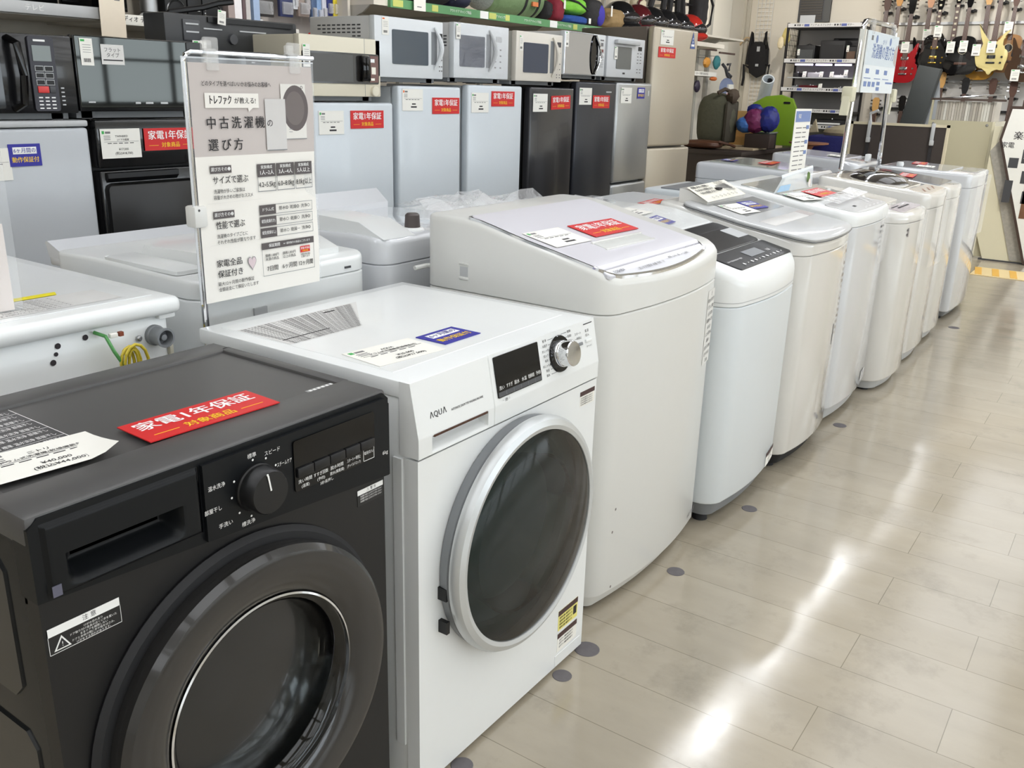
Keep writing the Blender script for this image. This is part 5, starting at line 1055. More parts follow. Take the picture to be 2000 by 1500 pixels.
b.mat(INKW); [b.text('アウトドア キャンプ用品', (4.95 + k * .42, 3.8965, 1.753), X3, Z3, .02, .004, .32) for k in range(5)]; b.box(5.16, 3.896, 1.73, 5.25, 3.898, 1.776).box(6.02, 3.896, 1.73, 6.12, 3.898, 1.776); t.part('label_print', b, parent=st)
for x in (4.16, 5.05, 6.0, 6.95, 7.9, 8.85):
    P_ = [(4.55, 1.735)] + [(3.95 + .6 * i / 10, 1.735 - .16 * (i / 10) ** .6) for i in range(0, 11)]; t.part('bracket', B().mat(GONG).prism([(a, c) for a, c in P_], x, x + .012, 'x'))
    t.part('upright', B().mat(GONG).box(x - .01, 4.52, 0, x + .03, 4.55, 2.6))
t.part('price_flag', B().mat(PAPER).box(4.47, 3.88, 1.725, 4.58, 3.882, 1.9).mat(INKG).box(4.5, 3.879, 1.745, 4.54, 3.88, 1.75).box(4.49, 3.879, 1.8, 4.55, 3.88, 1.81))
LEA = mt('fabric_black', (32, 31, 33), .8, noise=.2, nscale=40, bump=.3, bscale=60)
def fab(n, c, r=.8): return mt(n, c, r, noise=.15, nscale=25, bump=.4, bscale=30)
zS = 1.776
def sack(name, lab, cat, c, x0, x1, z1, y0=3.92, y1=4.3, m=None, parts=(), group='camping bags on the green-labelled shelf', jit=.06, z0=zS):
    q = T(name, lab, cat, ((x0 + x1) / 2, (y0 + y1) / 2, z0), group); n, k = 20, 12; b = B().mat(m or c); cx, cy, cz = (x0 + x1) / 2, (y0 + y1) / 2, (z0 + z1) / 2
    rnd = random.Random(int(x0 * 1000)); rows = []
    for i in range(k + 1):
        tt = -1 + 2 * i / k; s = (1 - abs(tt) ** 3.2) ** (1 / 3.2) if abs(tt) < 1 else .25; row = []
        for j in range(n):
            a = 2 * PI * j / n; ca, sa = math.cos(a), math.sin(a); e = .62; g = 1 + (rnd.random() - .5) * jit
            row.append(b.bm.verts.new((cx + (x1 - x0) / 2 * max(s, .3) * g * math.copysign(abs(ca) ** e, ca), cy + (y1 - y0) / 2 * max(s, .3) * g * math.copysign(abs(sa) ** e, sa), cz + (z1 - z0) / 2 * tt)))
        rows.append(row)
    for A, C in zip(rows, rows[1:]):
        for j in range(n): b._f([A[j], A[(j + 1) % n], C[(j + 1) % n], C[j]])
    b._f(rows[0][::-1]); b._f(rows[-1]); q.part('body', b, angle=60); return q
sack('camp_bag', 'black bag at the left end of the green-labelled shelf', 'bag', LEA, 4.18, 4.5, 1.95)
q = sack('camp_bag', 'black bag with a pale cord loop on the green-labelled shelf', 'bag', LEA, 4.6, 4.95, 1.95); q.part('cord', B().mat(fab('cord', (190, 178, 160))).tube([(4.82, 3.9, 1.9), (4.88, 3.885, 1.82), (4.93, 3.89, 1.86), (4.92, 3.9, 1.93)], .006))
sack('camp_bag', 'navy bag left of the green tent roll', 'bag', fab('fabric_navy', (36, 38, 60)), 4.96, 5.13, 1.9)
GRNF = fab('fabric_sage', (112, 136, 96), .6)
q = T('tent_roll', 'large sage green tent roll with black straps on the green-labelled shelf', 'tent bag', (5.7, 4.05, zS), 'camping bags on the green-labelled shelf'); q.part('roll', B().mat(GRNF).lathe([(0, 5.38), (.1, 5.38), (.13, 5.42), (.135, 5.95), (.11, 6.0), (0, 6.0)], (0, 4.05, zS + .136), 'x', 28))
q.part('mesh_end', B().mat(mt('mesh_silver', (136, 142, 138), .3, noise=.6, nscale=90)).lathe([(0, 5.27), (.07, 5.28), (.11, 5.33), (.115, 5.38)], (0, 4.05, zS + .136), 'x', 24))
for x in (5.74, 5.9): q.part('strap', B().mat(LEA).lathe([(.1365, x - .015), (.14, x - .01), (.14, x + .01), (.1365, x + .015)], (0, 4.05, zS + .14), 'x', 28))
q.part('label_print', B().mat(mt('orange_print', (206, 120, 70), .6)).box(5.8, 3.906, zS + .08, 5.87, 3.92, zS + .11))
sack('camp_bag', 'black bag squeezed right of the sage green tent roll', 'bag', LEA, 6.02, 6.12, 1.93)
q = sack('pouch', 'dark red pouch with a white tag beside the lime bag', 'pouch', fab('fabric_maroon', (128, 34, 50)), 6.12, 6.25, 1.94, 3.9, 4.05); q.part('tag', B().mat(PAPER).box(6.2, 3.894, 1.87, 6.225, 3.897, 1.93))
sack('sleeping_mat', 'blue sleeping mat roll under the lime green bag', 'mat', fab('fabric_blue', (36, 74, 150)), 6.27, 6.64, 1.845, 3.9, 4.15).part('tag', B().mat(PAPER).box(6.58, 3.894, 1.79, 6.61, 3.898, 1.83))
q = sack('camp_bag', 'lime green bag lying on the blue sleeping mat', 'bag', fab('fabric_lime', (122, 196, 60), .6), 6.26, 6.66, 1.98, 3.92, 4.2, z0=1.846); q.part('zip', B().mat(LEA).tube([(6.3, 3.925, 1.95), (6.45, 3.92, 1.935), (6.62, 3.93, 1.89)], .008, 6))
q = sack('backpack', 'black backpack with an indigo pocket on the green-labelled shelf', 'backpack', LEA, 6.67, 6.93, 2.0, 3.93, 4.2); q.part('pocket', B().mat(fab('fabric_indigo', (56, 48, 150))).ellip((6.84, 3.945, 1.87), .06, .03, .08))
q = sack('camp_bag', 'brown drawstring bag beside the helmets', 'bag', fab('fabric_brown', (140, 116, 78)), 6.94, 7.24, 1.945, 3.9, 4.15, jit=.14); q.part('tag', B().mat(PAPER).box(6.94, 3.9, 1.87, 6.96, 3.904, 1.95))
HB = mt('helmet_black', (26, 26, 28), .1, coat=.6, noise=0); HR = mt('helmet_maroon', (88, 28, 34), .12, coat=.6, noise=0); VIS = mt('visor_smoke', (48, 46, 46), .05, coat=.5, noise=0)
for lab, x, m in (('black peaked helmet at the left of the helmet row', 7.42, HB), ('dark maroon helmet, second in the row', 7.74, HR), ('small black helmet, third in the row', 7.995, HB), ('black helmet with a wide smoke visor, fourth in the row', 8.275, HB), ('black helmet with white side trim, fifth in the row', 8.56, HB), ('red and black helmet at the right end of the row', 8.86, mt('helmet_red', (190, 48, 40), .12, coat=.6, noise=0))):
    q = T('helmet', lab, 'helmet', (x, 4.08, zS), 'motorcycle helmets on the shelf'); q.part('shell', B().mat(m).ellip((x, 4.1, zS + .13), .13, .16, .13, 24, 16))
    q.part('visor', B().mat(VIS).ellip((x + .02, 4.045, zS + .115), .125, .14, .075, 24, 12)); q.part('chin_guard', B().mat(m).ellip((x + .02, 4.03, zS + .05), .12, .14, .05, 20, 10)); q.part('trim', B().mat(INKW if m is not HR else LGREY).tube([(x + .13, 4.02, zS + .19), (x + .15, 3.98, zS + .12), (x + .145, 3.97, zS + .05)], .007, 6))
q = T('hanging_rail', 'chrome clothes rail above the helmets', 'rail', (8.5, 4.2, 2.09)); q.part('tube', B().mat(CHROME).tube([(7.75, 4.15, 2.115), (9.33, 4.15, 2.135)], .014, 12)); q.part('bracket', B().mat(GONG).box(8.98, 4.15, 2.12, 9.0, 4.56, 2.145)); q.part('bracket', B().mat(GONG).box(7.9, 4.15, 2.11, 7.92, 4.56, 2.135))
q = sack('knee_guard', 'cream and dark red guard hanging left of the straps', 'guard', fab('fabric_cream', (206, 196, 170)), 7.76, 7.98, 2.09, 4.1, 4.2, group='gear hanging from the chrome rail', z0=1.99); q.part('edge', B().mat(HR).tube([(7.75, 4.1, 1.99), (7.78, 4.09, 2.06), (7.87, 4.09, 2.1)], .012)); 
q = T('strap_bundle', 'black straps hanging from the chrome rail', 'straps', (8.5, 4.15, 2.0), 'gear hanging from the chrome rail')
for k, x in enumerate((8.1, 8.34, 8.46, 8.62, 8.72)): q.part('strap', B().mat(LEA).tube([(x, 4.13, 2.35), (x + .01, 4.12, 2.15), (x - .07 + .03 * k, 4.12, 1.98)], .03, 8))
q = sack('hanging_backpack', 'black slim backpack hanging at the right end of the chrome rail', 'backpack', LEA, 9.0, 9.26, 2.35, 4.05, 4.2, group='gear hanging from the chrome rail', z0=1.9); q.part('strap', B().mat(LEA).tube([(9.24, 4.08, 2.3), (9.34, 4.06, 2.15), (9.3, 4.06, 1.97), (9.16, 4.08, 1.9)], .014, 8))
# white sundries shelving right of the tall fridge
t = T('shelf_unit', 'white wall shelving with hanging sundries right of the tall beige fridge', 'shelf', (10.2, 4.6, 0))
t.part('back_panel', B().mat(mt('shelf_white', (232, 226, 212), .55, noise=.01)).box(9.35, 4.66, 0, 11.3, 4.7, 2.7))
for x in (9.36, 10.3, 10.62): t.part('upright', B().mat(GONG).box(x, 4.62, 0, x + .06, 4.66, 2.7))
t.part('shelf_board', B().mat(GON).box(9.4, 4.2, 1.87, 10.62, 4.62, 1.89)); t.part('bracket', B().mat(GONG).prism([(4.62, 1.87)] + [(4.2 + .42 * i / 8, 1.87 - .13 * (i / 8) ** .6) for i in range(9)], 10.0, 10.02, 'x'))
t.part('shelf_board', B().mat(GON).box(9.4, 4.4, 1.48, 10.4, 4.62, 1.5)); t.part('label_strip', B().mat(PAPER).box(9.4, 4.385, 1.478, 10.36, 4.4, 1.524).mat(INKG).text('スポーツ 雑貨 自転車用品', (9.95, 4.384, 1.5), X3, Z3, .03, .006)); t.part('hook_rail', B().mat(mt('rail_brown', (96, 78, 70), .5)).box(9.9, 4.4, 1.755, 10.35, 4.42, 1.775)); t.part('hook_rail', B().mat(MATS['rail_brown']).box(10.45, 4.4, 1.735, 10.9, 4.42, 1.755))
for nm, lab, c, x0, x1, z0, z1 in (('plush_toy', 'small orange striped toy hanging on the white shelving', (214, 150, 62), 10.0, 10.17, 1.57, 1.68), ('hanging_package', 'teal packaged tool hanging on the white shelving', (60, 130, 136), 10.27, 10.46, 1.56, 1.71), ('pouch', 'dark purple pouch hanging low on the white shelving', (44, 34, 56), 9.81, 9.94, 1.3, 1.43), ('hanging_package', 'orange packaged item on the white shelving', (206, 110, 50), 10.22, 10.4, 1.43, 1.477)):
    q = T(nm, lab, 'package' if 'pack' in nm else nm.split('_')[-1], ((x0 + x1) / 2, 4.4, z0), 'sundries hanging on the white shelving'); q.part('body', B().mat(fab('sundry_%02d' % int(c[0] % 97), c, .5)).ellip(((x0 + x1) / 2, 4.4, (z0 + z1) / 2), (x1 - x0) / 2, .03, (z1 - z0) / 2, 12, 8, .2))
    q.part('hook', B().mat(STEEL).tube([((x0 + x1) / 2, 4.4, z1 - .01), ((x0 + x1) / 2, 4.66, z1 + .01)], .003, 5))
q = T('cable_bundle', 'grey cable bundle hanging at the right of the white shelving', 'cable', (10.6, 4.35, 1.44), 'sundries hanging on the white shelving'); b = B().mat(DGREY); b.tube([(10.5, 4.38, 1.62), (10.55, 4.36, 1.58), (10.62, 4.36, 1.5), (10.72, 4.36, 1.45), (10.74, 4.36, 1.49), (10.66, 4.37, 1.52)], .018, 8).tube([(10.6, 4.36, 1.62), (10.68, 4.36, 1.63), (10.66, 4.36, 1.56), (10.6, 4.36, 1.55)], .014, 8); q.part('cable', b)
q = T('round_package', 'round blue-grey package with white and red contents low on the white shelving', 'package', (10.5, 4.3, 1.25), 'sundries hanging on the white shelving'); q.part('disc', B().mat(mt('disc_blue', (136, 150, 186), .4, alpha=.8)).lathe([(0, 0), (.19, 0), (.2, .02), (0, .03)], (10.52, 4.3, 1.36), 'y', 28, sy=.55)); q.part('contents', B().mat(PAPER).box(10.5, 4.28, 1.29, 10.66, 4.3, 1.4).mat(RED).box(10.44, 4.275, 1.25, 10.64, 4.3, 1.29))

# ================================================================ counter and goods by the corner
TBL = mt('dark_walnut', (58, 50, 45), .45, noise=.1, nscale=12)
t = T('counter', 'dark walnut counter right of the tall beige fridge', 'counter', (9.7, 3.8, 0)); t.part('top', B().mat(TBL).box(8.92, 3.43, .7, 10.7, 4.18, .74, .003)); t.part('side_panel', B().mat(TBL).box(8.93, 3.46, 0, 8.97, 4.16, .7)); t.part('front_panel', B().mat(TBL).box(8.97, 3.46, .52, 10.68, 3.5, .7)); t.part('back_board', B().mat(TBL).box(8.97, 4.1, 0, 10.68, 4.14, .7)); t.part('side_panel', B().mat(TBL).box(10.64, 3.46, 0, 10.68, 4.16, .7))
solo('wooden_frame', 'pale wooden board with a square hole lying on the dark counter', 'board', B().mat(mt('pale_oak', (196, 178, 148), .6, noise=.1, nscale=20)).box(-.45, -.26, 0, .45, -.08, .02).box(-.45, .08, 0, .45, .26, .02).box(-.45, -.08, 0, -.12, .08, .02).box(.12, -.08, 0, .45, .08, .02), M=Matrix.Translation((9.75, 3.72, .7408)) @ Matrix.Rotation(.0, 4, 'Z'))
q = sack('suitcase', 'olive khaki suitcase standing on the dark counter', 'suitcase', fab('fabric_olive', (82, 82, 66)), 9.3, 9.62, 1.3, 3.77, 4.15, group=None, jit=.02, z0=.741); q.part('grip', B().mat(fab('fabric_umber', (70, 58, 46))).ellip((9.42, 3.78, 1.27), .09, .06, .07, 12, 8, .3).tube([(9.3, 3.9, 1.3), (9.36, 3.85, 1.34), (9.44, 3.8, 1.31)], .02, 8)); q.part('side_band', B().mat(fab('fabric_darkolive', (62, 58, 48))).box(9.3, 3.775, .8, 9.6, 3.81, 1.22, .03))
q = sack('leather_bag', 'brown leather bag lying at the left of the counter below the suitcase', 'bag', mt('leather_brown', (86, 54, 38), .4, noise=.2), 9.02, 9.28, .83, 3.75, 4.15, group=None, z0=.741); q.part('strap', B().mat(MATS['leather_brown']).tube([(9.1, 3.76, .82), (9.15, 3.68, .8), (9.3, 3.66, .77)], .014, 8))
q = T('letter_rack', 'pine wooden rack with slots behind the quilted bag', 'rack', (9.95, 3.95, .74)); q.part('panel', B().mat(mt('pine', (214, 172, 110), .5, noise=.1, nscale=15)).box(9.9, 3.68, .85, 9.93, 4.02, 1.12)); q.part('base', B().mat(MATS['pine']).box(9.88, 3.66, .742, 10.02, 4.04, .85)); q.part('slot', B().mat(DGREY).box(9.896, 3.72, .99, 9.9, 3.98, 1.0).box(9.896, 3.72, .92, 9.9, 3.98, .93)); q.part('paper', B().mat(PAPER).box(9.895, 3.93, .87, 9.898, 4.0, .99))
q = T('storage_box', 'dark brown box under the quilted bag on the counter', 'box', (9.6, 3.56, .76)); q.part('box', B().mat(mt('brown_board', (56, 44, 40), .6)).box(9.45, 3.35, .762, 9.62, 3.62, .9, .004))
q = T('glass_case', 'black box with a glass top at the right of the counter', 'box', (9.9, 3.36, .74)); q.part('box', B().mat(VOID).box(9.7, 3.13 + .32, .742, 9.95, 3.63, .9, .003)) ; q.part('lid', B().mat(mt('lid_sage', (126, 136, 130), .15, coat=.4)).box(9.69, 3.44, .9, 9.96, 3.64, .915, .002))
QB = mt('quilt_blue', (70, 120, 196), .4, noise=.7, nscale=14, bump=.6, bscale=20); QR = mt('quilt_red', (120, 44, 92), .5, noise=.6, nscale=16, bump=.6, bscale=20); QN = mt('quilt_navy', (36, 46, 132), .45, noise=.7, nscale=14, bump=.6, bscale=20)
q = T('quilted_bag', 'crumpled blue and red quilted bag on the dark counter', 'bag', (9.58, 3.55, .9)); q.part('blue_end', B().mat(QB).ellip((9.56, 3.66, .99), .13, .1, .085, 28, 18, .09)); q.part('red_band', B().mat(QR).ellip((9.54, 3.56, 1.03), .1, .12, .12, 28, 18, .12)); q.part('navy_end', B().mat(QN).ellip((9.58, 3.43, 1.05), .12, .11, .13, 28, 18, .1)); q.part('flap', B().mat(QN).ellip((9.62, 3.6, 1.14), .06, .09, .06, 20, 12, .14))
LIM = mt('chair_lime', (128, 166, 42), .35, noise=.03)
q = T('plastic_chair', 'lime green moulded chair with a grip hole behind the counter', 'chair', (10.9, 3.6, 0))
P_ = [(3.5, .45), (3.5, 1.1), (3.58, 1.26), (3.72, 1.3), (3.9, 1.28), (4.05, 1.2), (4.12, 1.0), (4.12, .45)]
q.part('back', B().mat(LIM).prism(P_, 10.72, 10.78, 'x', -.015)); q.part('seat', B().mat(LIM).box(10.75, 3.52, .42, 11.2, 4.1, .47, .015)); q.part('grip_hole', B().mat(VOID).box(10.716, 3.6, 1.2, 10.722, 3.68, 1.225, .008, 2, 'x'))
for yy_ in (3.57, 4.05):
    for xx in (10.78, 11.15): q.part('leg', B().mat(STEEL).tube([(xx, yy_, .43), (xx, yy_, 0)], .014, 8))
q = T('pedestal_table', 'small round wooden pedestal table before the blue cloth', 'table', (9.8, 2.95, 0)); WD = mt('teak', (150, 100, 66), .4, noise=.15, nscale=14); q.part('top', B().mat(WD).lathe([(0, .835), (.2, .835), (.2, .82), (.08, .8), (0, .8)], (9.75, 3.03, 0), n=32)); q.part('leg', B().mat(WD).lathe([(.06, .81), (.035, .76), (.05, .6), (.04, .05), (.16, .03), (.16, 0), (0, 0)], (9.75, 3.03, 0), n=20))
q = T('folding_chair', 'navy cloth bundle topped with beige fabric on a chair by the pedestal table', 'chair', (10.1, 2.72, 0)); q.part('cloth', B().mat(fab('cloth_navy', (40, 42, 110))).box(10.0, 2.45, .45, 10.4, 3.15, .9, .05)); q.part('beige_cloth', B().mat(fab('cloth_beige', (192, 180, 150))).ellip((10.2, 2.72, .93), .16, .3, .09, 16, 8, .12).prism([(3.06, .93), (3.16, .92), (3.1, 1.06)], 10.1, 10.14, 'x')); q.part('mint_cloth', B().mat(fab('cloth_mint', (160, 176, 164))).box(9.96, 2.42, .66, 10.02, 2.75, .79, .02))
for yy_ in (2.5, 3.1):
    for xx in (10.05, 10.35): q.part('leg', B().mat(STEEL).tube([(xx, yy_, .46), (xx, yy_, 0)], .012, 8))
# ================================================================ music corner on the far wall
MET = mt('rack_black', (40, 36, 36), .5)
t = T('shelf_rack', 'black metal rack with white price rails and violet lights against the far wall', 'shelf', (11.7, 3.55, 0))
for y_ in (3.14, 4.0):
    for x_ in (11.5, 11.92): t.part('post', B().mat(MET).box(x_, y_ - .012, 0, x_ + .025, y_ + .012, 2.13))
for z in (2.1, 1.7, 1.37, 1.125, .94, .5): t.part('shelf_board', B().mat(MET).box(11.5, 3.14, z - .03, 11.94, 4.0, z)); s_ = t.part('price_rail', B().mat(mt('price_rail', (218, 216, 214), .5)).box(11.49, 3.13, z - .022, 11.5, 4.0, z + .022).mat(INK).text('■ 楽器 ギター・アンプ △ エフェクター ■ ■ 楽器 △ ギター', (11.489, 3.57, z), (0, -1, 0), Z3, .026, .01, .8).mat(mt('tag_blue', (84, 96, 160), .5)).box(11.4885, 3.3, z - .014, 11.49, 3.36, z + .014).box(11.4885, 3.74, z - .014, 11.49, 3.8, z + .014))
t.part('glass_shelf', B().mat(LGREY).box(11.53, 3.15, 1.5, 11.92, 3.95, 1.512)); t.part('back_panel', B().mat(mt('rack_back', (176, 172, 170), .7)).box(11.93, 3.14, .4, 11.945, 4.0, 2.08))
VIO = mt('violet_lamp', (226, 214, 255), .5, noise=0, emit=5)
for ya, yb_ in ((3.66, 3.87), (3.43, 3.62), (3.2, 3.39)): t.part('light_bar', B().mat(VIO).box(11.53, ya, 1.648, 11.56, yb_, 1.666))
t.part('side_mesh', (lambda b: ([b.box(11.5 + .06 * k, 3.998, 1.7, 11.503 + .06 * k, 4.003, 2.1) for k in range(8)], [b.box(11.5, 3.998, 1.7 + .06 * k, 11.93, 4.003, 1.703 + .06 * k) for k in range(7)], b)[-1])(B().mat(MET)))
AMP = mt('amp_tolex', (28, 27, 28), .6, bump=.2); GRILL = mt('amp_grille', (72, 74, 74), .7, noise=.2, nscale=90)
def amp(lab, y0, y1, z0, z1, g, m=AMP, x=11.56, dep=.25):
    q = T('guitar_amplifier', lab, 'amplifier', (x + dep / 2, (y0 + y1) / 2, z0), 'guitar amplifiers on the rack'); q.part('cabinet', B().mat(m).box(x, y0, z0, x + dep, y1, z1, .008)); q.part('grille', B().mat(g).box(x - .004, y0 + .02, z0 + .02, x + .01, y1 - .02, z1 - .05)); q.part('carry_handle', B().mat(LEA).tube([(x + .12, (y0 + y1) / 2 - .05, z1), (x + .12, (y0 + y1) / 2, z1 + .016), (x + .12, (y0 + y1) / 2 + .05, z1)], .006, 6))
amp('small grey-fronted amplifier at the left of the rack shelf', 3.66, 3.88, 1.701, 1.88, GRILL); amp('black amplifier in the middle of the rack shelf', 3.31, 3.6, 1.701, 1.93, AMP); amp('brown-fronted small amplifier at the right of the rack shelf', 3.16, 3.295, 1.701, 1.86, mt('amp_brown', (96, 72, 56), .6)); amp('tall black amplifier behind the middle one', 3.2, 3.53, 1.701, 1.97, AMP, x=11.68 + .14, dep=.1)
for lab, y_, z_ in (('price tag on the grey-fronted amplifier', 3.855, 1.8), ('price tag on the brown-fronted amplifier', 3.27, 1.84)): tag_strip(lab, frame((11.5545, y_, z_), (0, -1, 0), Z3), .03, .07, group='price tags in the music corner')
PS = mt('pedal_silver', (196, 194, 200), .3, .4, noise=.02)
for lab, ya, yb_, z0, h, m in (('black effects pedal at the left end of the lit shelf', 3.83, 3.9, 1.513, .05, AMP), ('silver keyboard module on the lit shelf', 3.57, 3.72, 1.513, .055, PS), ('white effects unit at the right of the lit shelf', 3.28, 3.41, 1.513, .03, INKW), ('dark red effects pedal below the lit shelf', 3.58, 3.81, 1.371, .05, HR), ('chrome pedal below the lit shelf on the right', 3.27, 3.38, 1.371, .03, CHROME), ('grey pedal near the left post below the lit shelf', 3.83, 3.9, 1.371, .04, MGREY), ('black keyboard on the lower rack shelf', 3.2, 3.55, .941, .09, AMP)):
    q = T('effects_pedal' if 'keyb' not in lab else 'keyboard_module', lab, 'music gear', (11.65, (ya + yb_) / 2, z0), 'small music gear on the rack'); q.part('case', B().mat(m).box(11.58, ya, z0, 11.75, yb_, z0 + h, .004)); q.part('knob', B().mat(CHROME).lathe([(.008, 0), (.007, .012), (0, .013)], (11.66, (ya + yb_) / 2, z0 + h), n=12))
    if 'black keyboard' in lab: q.part('keys', B().mat(INKW).box(11.56, ya + .05, z0 + .03, 11.58, yb_ - .03, z0 + .05))
for lab, y_, z_ in (('first white tag on the lit shelf from the left', 3.75, 1.548), ('second white tag on the lit shelf', 3.545, 1.548), ('third white tag on the lit shelf', 3.42, 1.548), ('tall white tag at the right of the lit shelf', 3.255, 1.57), ('white tag below the lit shelf', 3.54, 1.41)): tag_strip(lab, frame((11.555, y_, z_), (0, -1, 0), (.3, 0, 1)), .045, .066, group='price tags in the music corner')
solo('sign_plate', 'pale grey plate on the top of the black rack', 'sign', B().mat(LGREY).box(-.01, -.09, 0, 0, .09, .09), loc=(11.52, 3.78, 2.123))
q = T('louver', 'dark louvred shutter high on the far wall above the rack', 'shutter', (11.98, 3.85, 2.15)); b = B().mat(mt('louver_brown', (74, 68, 60), .5)); [b.box(11.972, 3.76, 2.2 + k * .03, 11.985, 4.04, 2.222 + k * .03) for k in range(17)]; q.part('slats', b); q.part('frame', B().mat(DGREY).box(11.98, 3.66, 2.17, 11.999, 4.06, 2.72)); q.part('side_rail', B().mat(mt('louver_grey', (84, 84, 82), .5)).box(11.965, 3.66, 2.17, 11.99, 3.74, 2.72))
q = T('work_gloves', 'yellowish gloves hanging on the left side of the black rack', 'gloves', (11.6, 4.05, 1.86)); GY = fab('glove_yellow', (206, 188, 120)); q.part('glove', B().mat(GY).ellip((11.55, 4.03, 1.97), .03, .05, .1, 10, 8, .3)); q.part('glove', B().mat(fab('glove_cream', (222, 206, 170))).ellip((11.5, 4.07, 1.9), .03, .04, .07, 10, 8, .3))
solo('mat_roll', 'white rolled mat leaning beside the black rack', 'mat', (lambda b: b.lathe([(.075, -.5), (.075, .22), (.062, .22), (.06, .1), (0, .1)], n=28).mat(DGREY).lathe([(.03, .2), (.03, .12), (0, .12)], (.01, -.02, 0), n=14))(B().mat(mt('mat_white', (212, 220, 226), .5))), M=Matrix.Translation((11.5, 4.2, 1.33)) @ Matrix.Rotation(-.75, 4, 'Y') @ Matrix.Rotation(.35, 4, 'X'))
t = T('carrier_harness', 'black carrier harness hanging on the far wall near the corner', 'harness', (11.9, 4.49, 1.4))
HN = fab('harness_black', (24, 22, 23))
t.part('back_panel', B().mat(HN).prism([(4.37, 1.55), (4.35, 1.72), (4.4, 1.9), (4.46, 1.94), (4.54, 1.94), (4.6, 1.88), (4.62, 1.74), (4.58, 1.56), (4.48, 1.5)], 11.86, 11.92, 'x', -.015))
for a, c in ((4.42, 4.37), (4.57, 4.61)): t.part('strap', B().mat(HN).tube([(11.88, a, 1.9), (11.87, a + (c - a) * .3, 2.05), (11.88, c, 1.85), (11.87, c + (c - a) * .3, 1.66)], .022, 8))
for a in (4.32, 4.66): t.part('waist_strap', B().mat(HN).tube([(11.88, 4.49 + (a - 4.49) * .5, 1.62), (11.87, a, 1.66), (11.88, a - .01 * (1 if a > 4.5 else -1), 1.5), (11.88, a, 1.4)], .016, 8))
t.part('logo', B().mat(LGREY).box(11.855, 4.46, 1.82, 11.86, 4.5, 1.88).box(11.855, 4.46, 1.64, 11.86, 4.5, 1.67)); t.part('hanger', B().mat(STEEL).tube([(11.89, 4.49, 1.93), (11.89, 4.49, 2.06), (11.99, 4.49, 2.06)], .004, 6))
b = B().mat(INKW); [b.box(11.955, 4.38 + .05 * k, 1.0, 11.96, 4.384 + .05 * k, 2.5) for k in range(5)]; [b.box(11.955, 4.38, 1.0 + .05 * k, 11.96, 4.584, 1.004 + .05 * k) for k in range(31)]
solo('wire_grid', 'white wire display grid on the far wall behind the harness', 'grid', b, M=Matrix.Translation((11.95, 4.48, 1.0)), local=False)
solo('coat_hanger', 'wooden coat hanger near the room corner', 'hanger', B().mat(mt('hanger_wood', (206, 180, 140), .5)).tube([(0, -.13, -.06), (0, -.02, .05), (0, .02, .05), (0, .13, -.08)], .012, 8), loc=(11.9, 4.66, 1.94))
# slatwall and rails
t = T('slat_panel', 'pale grey slat panel behind the hanging guitars', 'panel', (11.97, 2.0, 0)); t.part('panel', B().mat(mt('slat_grey', (206, 204, 200), .6, noise=.01)).box(11.965, -.5, .3, 11.985, 3.02, 1.93)); t.part('upper_panel', B().mat(mt('slat_cream', (222, 216, 202), .6)).box(11.965, -.5, 1.95, 11.985, 3.02, 2.5))
for lab, z, m in (('dark upper guitar rail on the far wall', 2.13, STEEL), ('dark thin rail behind the guitar necks', 1.935, mt('rail_dark', (80, 66, 60), .5)), ('pale middle guitar rail on the far wall', 1.5, LGREY), ('dark lower guitar rail on the far wall', 1.18, RUB)): solo('guitar_rail', lab, 'rail', B().mat(m).box(-.012, -1.75, -.014, .012, 1.75, .014), loc=(11.945, 1.27, z), group='guitar rails')
# guitars
def blob(pts, n=6):
    """closed smooth outline through points (Catmull-Rom)"""
    out = []; k = len(pts)
    for i in range(k):
        p0, p1, p2, p3 = (Vector(pts[(i + d) % k]) for d in (-1, 0, 1, 2))
        for j in range(n):
            s = j / n; out.append(tuple(.5 * ((2 * p1) + (p2 - p0) * s + (2 * p0 - 5 * p1 + 4 * p2 - p3) * s * s + (3 * p1 - p0 - 3 * p2 + p3) * s ** 3)))
    return out
SH = dict(
    lp=[(0, 0), (.1, .015), (.165, .09), (.155, .19), (.105, .25), (.125, .32), (.1, .38), (.05, .375), (.035, .35), (-.03, .41), (-.1, .4), (-.13, .33), (-.105, .25), (-.155, .19), (-.165, .09), (-.1, .015)],
    dc=[(0, 0), (.1, .015), (.155, .09), (.145, .18), (.105, .25), (.12, .33), (.13, .43), (.105, .42), (.06, .34), (0, .32), (-.06, .34), (-.11, .44), (-.135, .45), (-.12, .33), (-.105, .25), (-.145, .18), (-.155, .09), (-.1, .015)],
    ac=[(0, 0), (.13, .012), (.2, .1), (.185, .2), (.135, .28), (.15, .37), (.12, .44), (.05, .465), (-.05, .465), (-.12, .44), (-.15, .37), (-.135, .28), (-.185, .2), (-.2, .1), (-.13, .012)],
    sp=[(0, -.03), (.05, .03), (.13, .02), (.145, .08), (.16, .15), (.15, .22), (.1, .27), (.1, .36), (.15, .44), (.09, .4), (.05, .33), (0, .31), (-.05, .33), (-.12, .42), (-.17, .5), (-.13, .36), (-.1, .27), (-.16, .2), (-.155, .12), (-.12, .05), (-.05, .03)])
ROSE = mt('rosewood', (84, 56, 44), .5, noise=.15, nscale=30); MAPLE = mt('maple', (206, 160, 96), .4, noise=.08); GOLD = mt('gold_metal', (214, 176, 80), .2, 1, noise=0); IV = mt('binding', (214, 204, 176), .4)
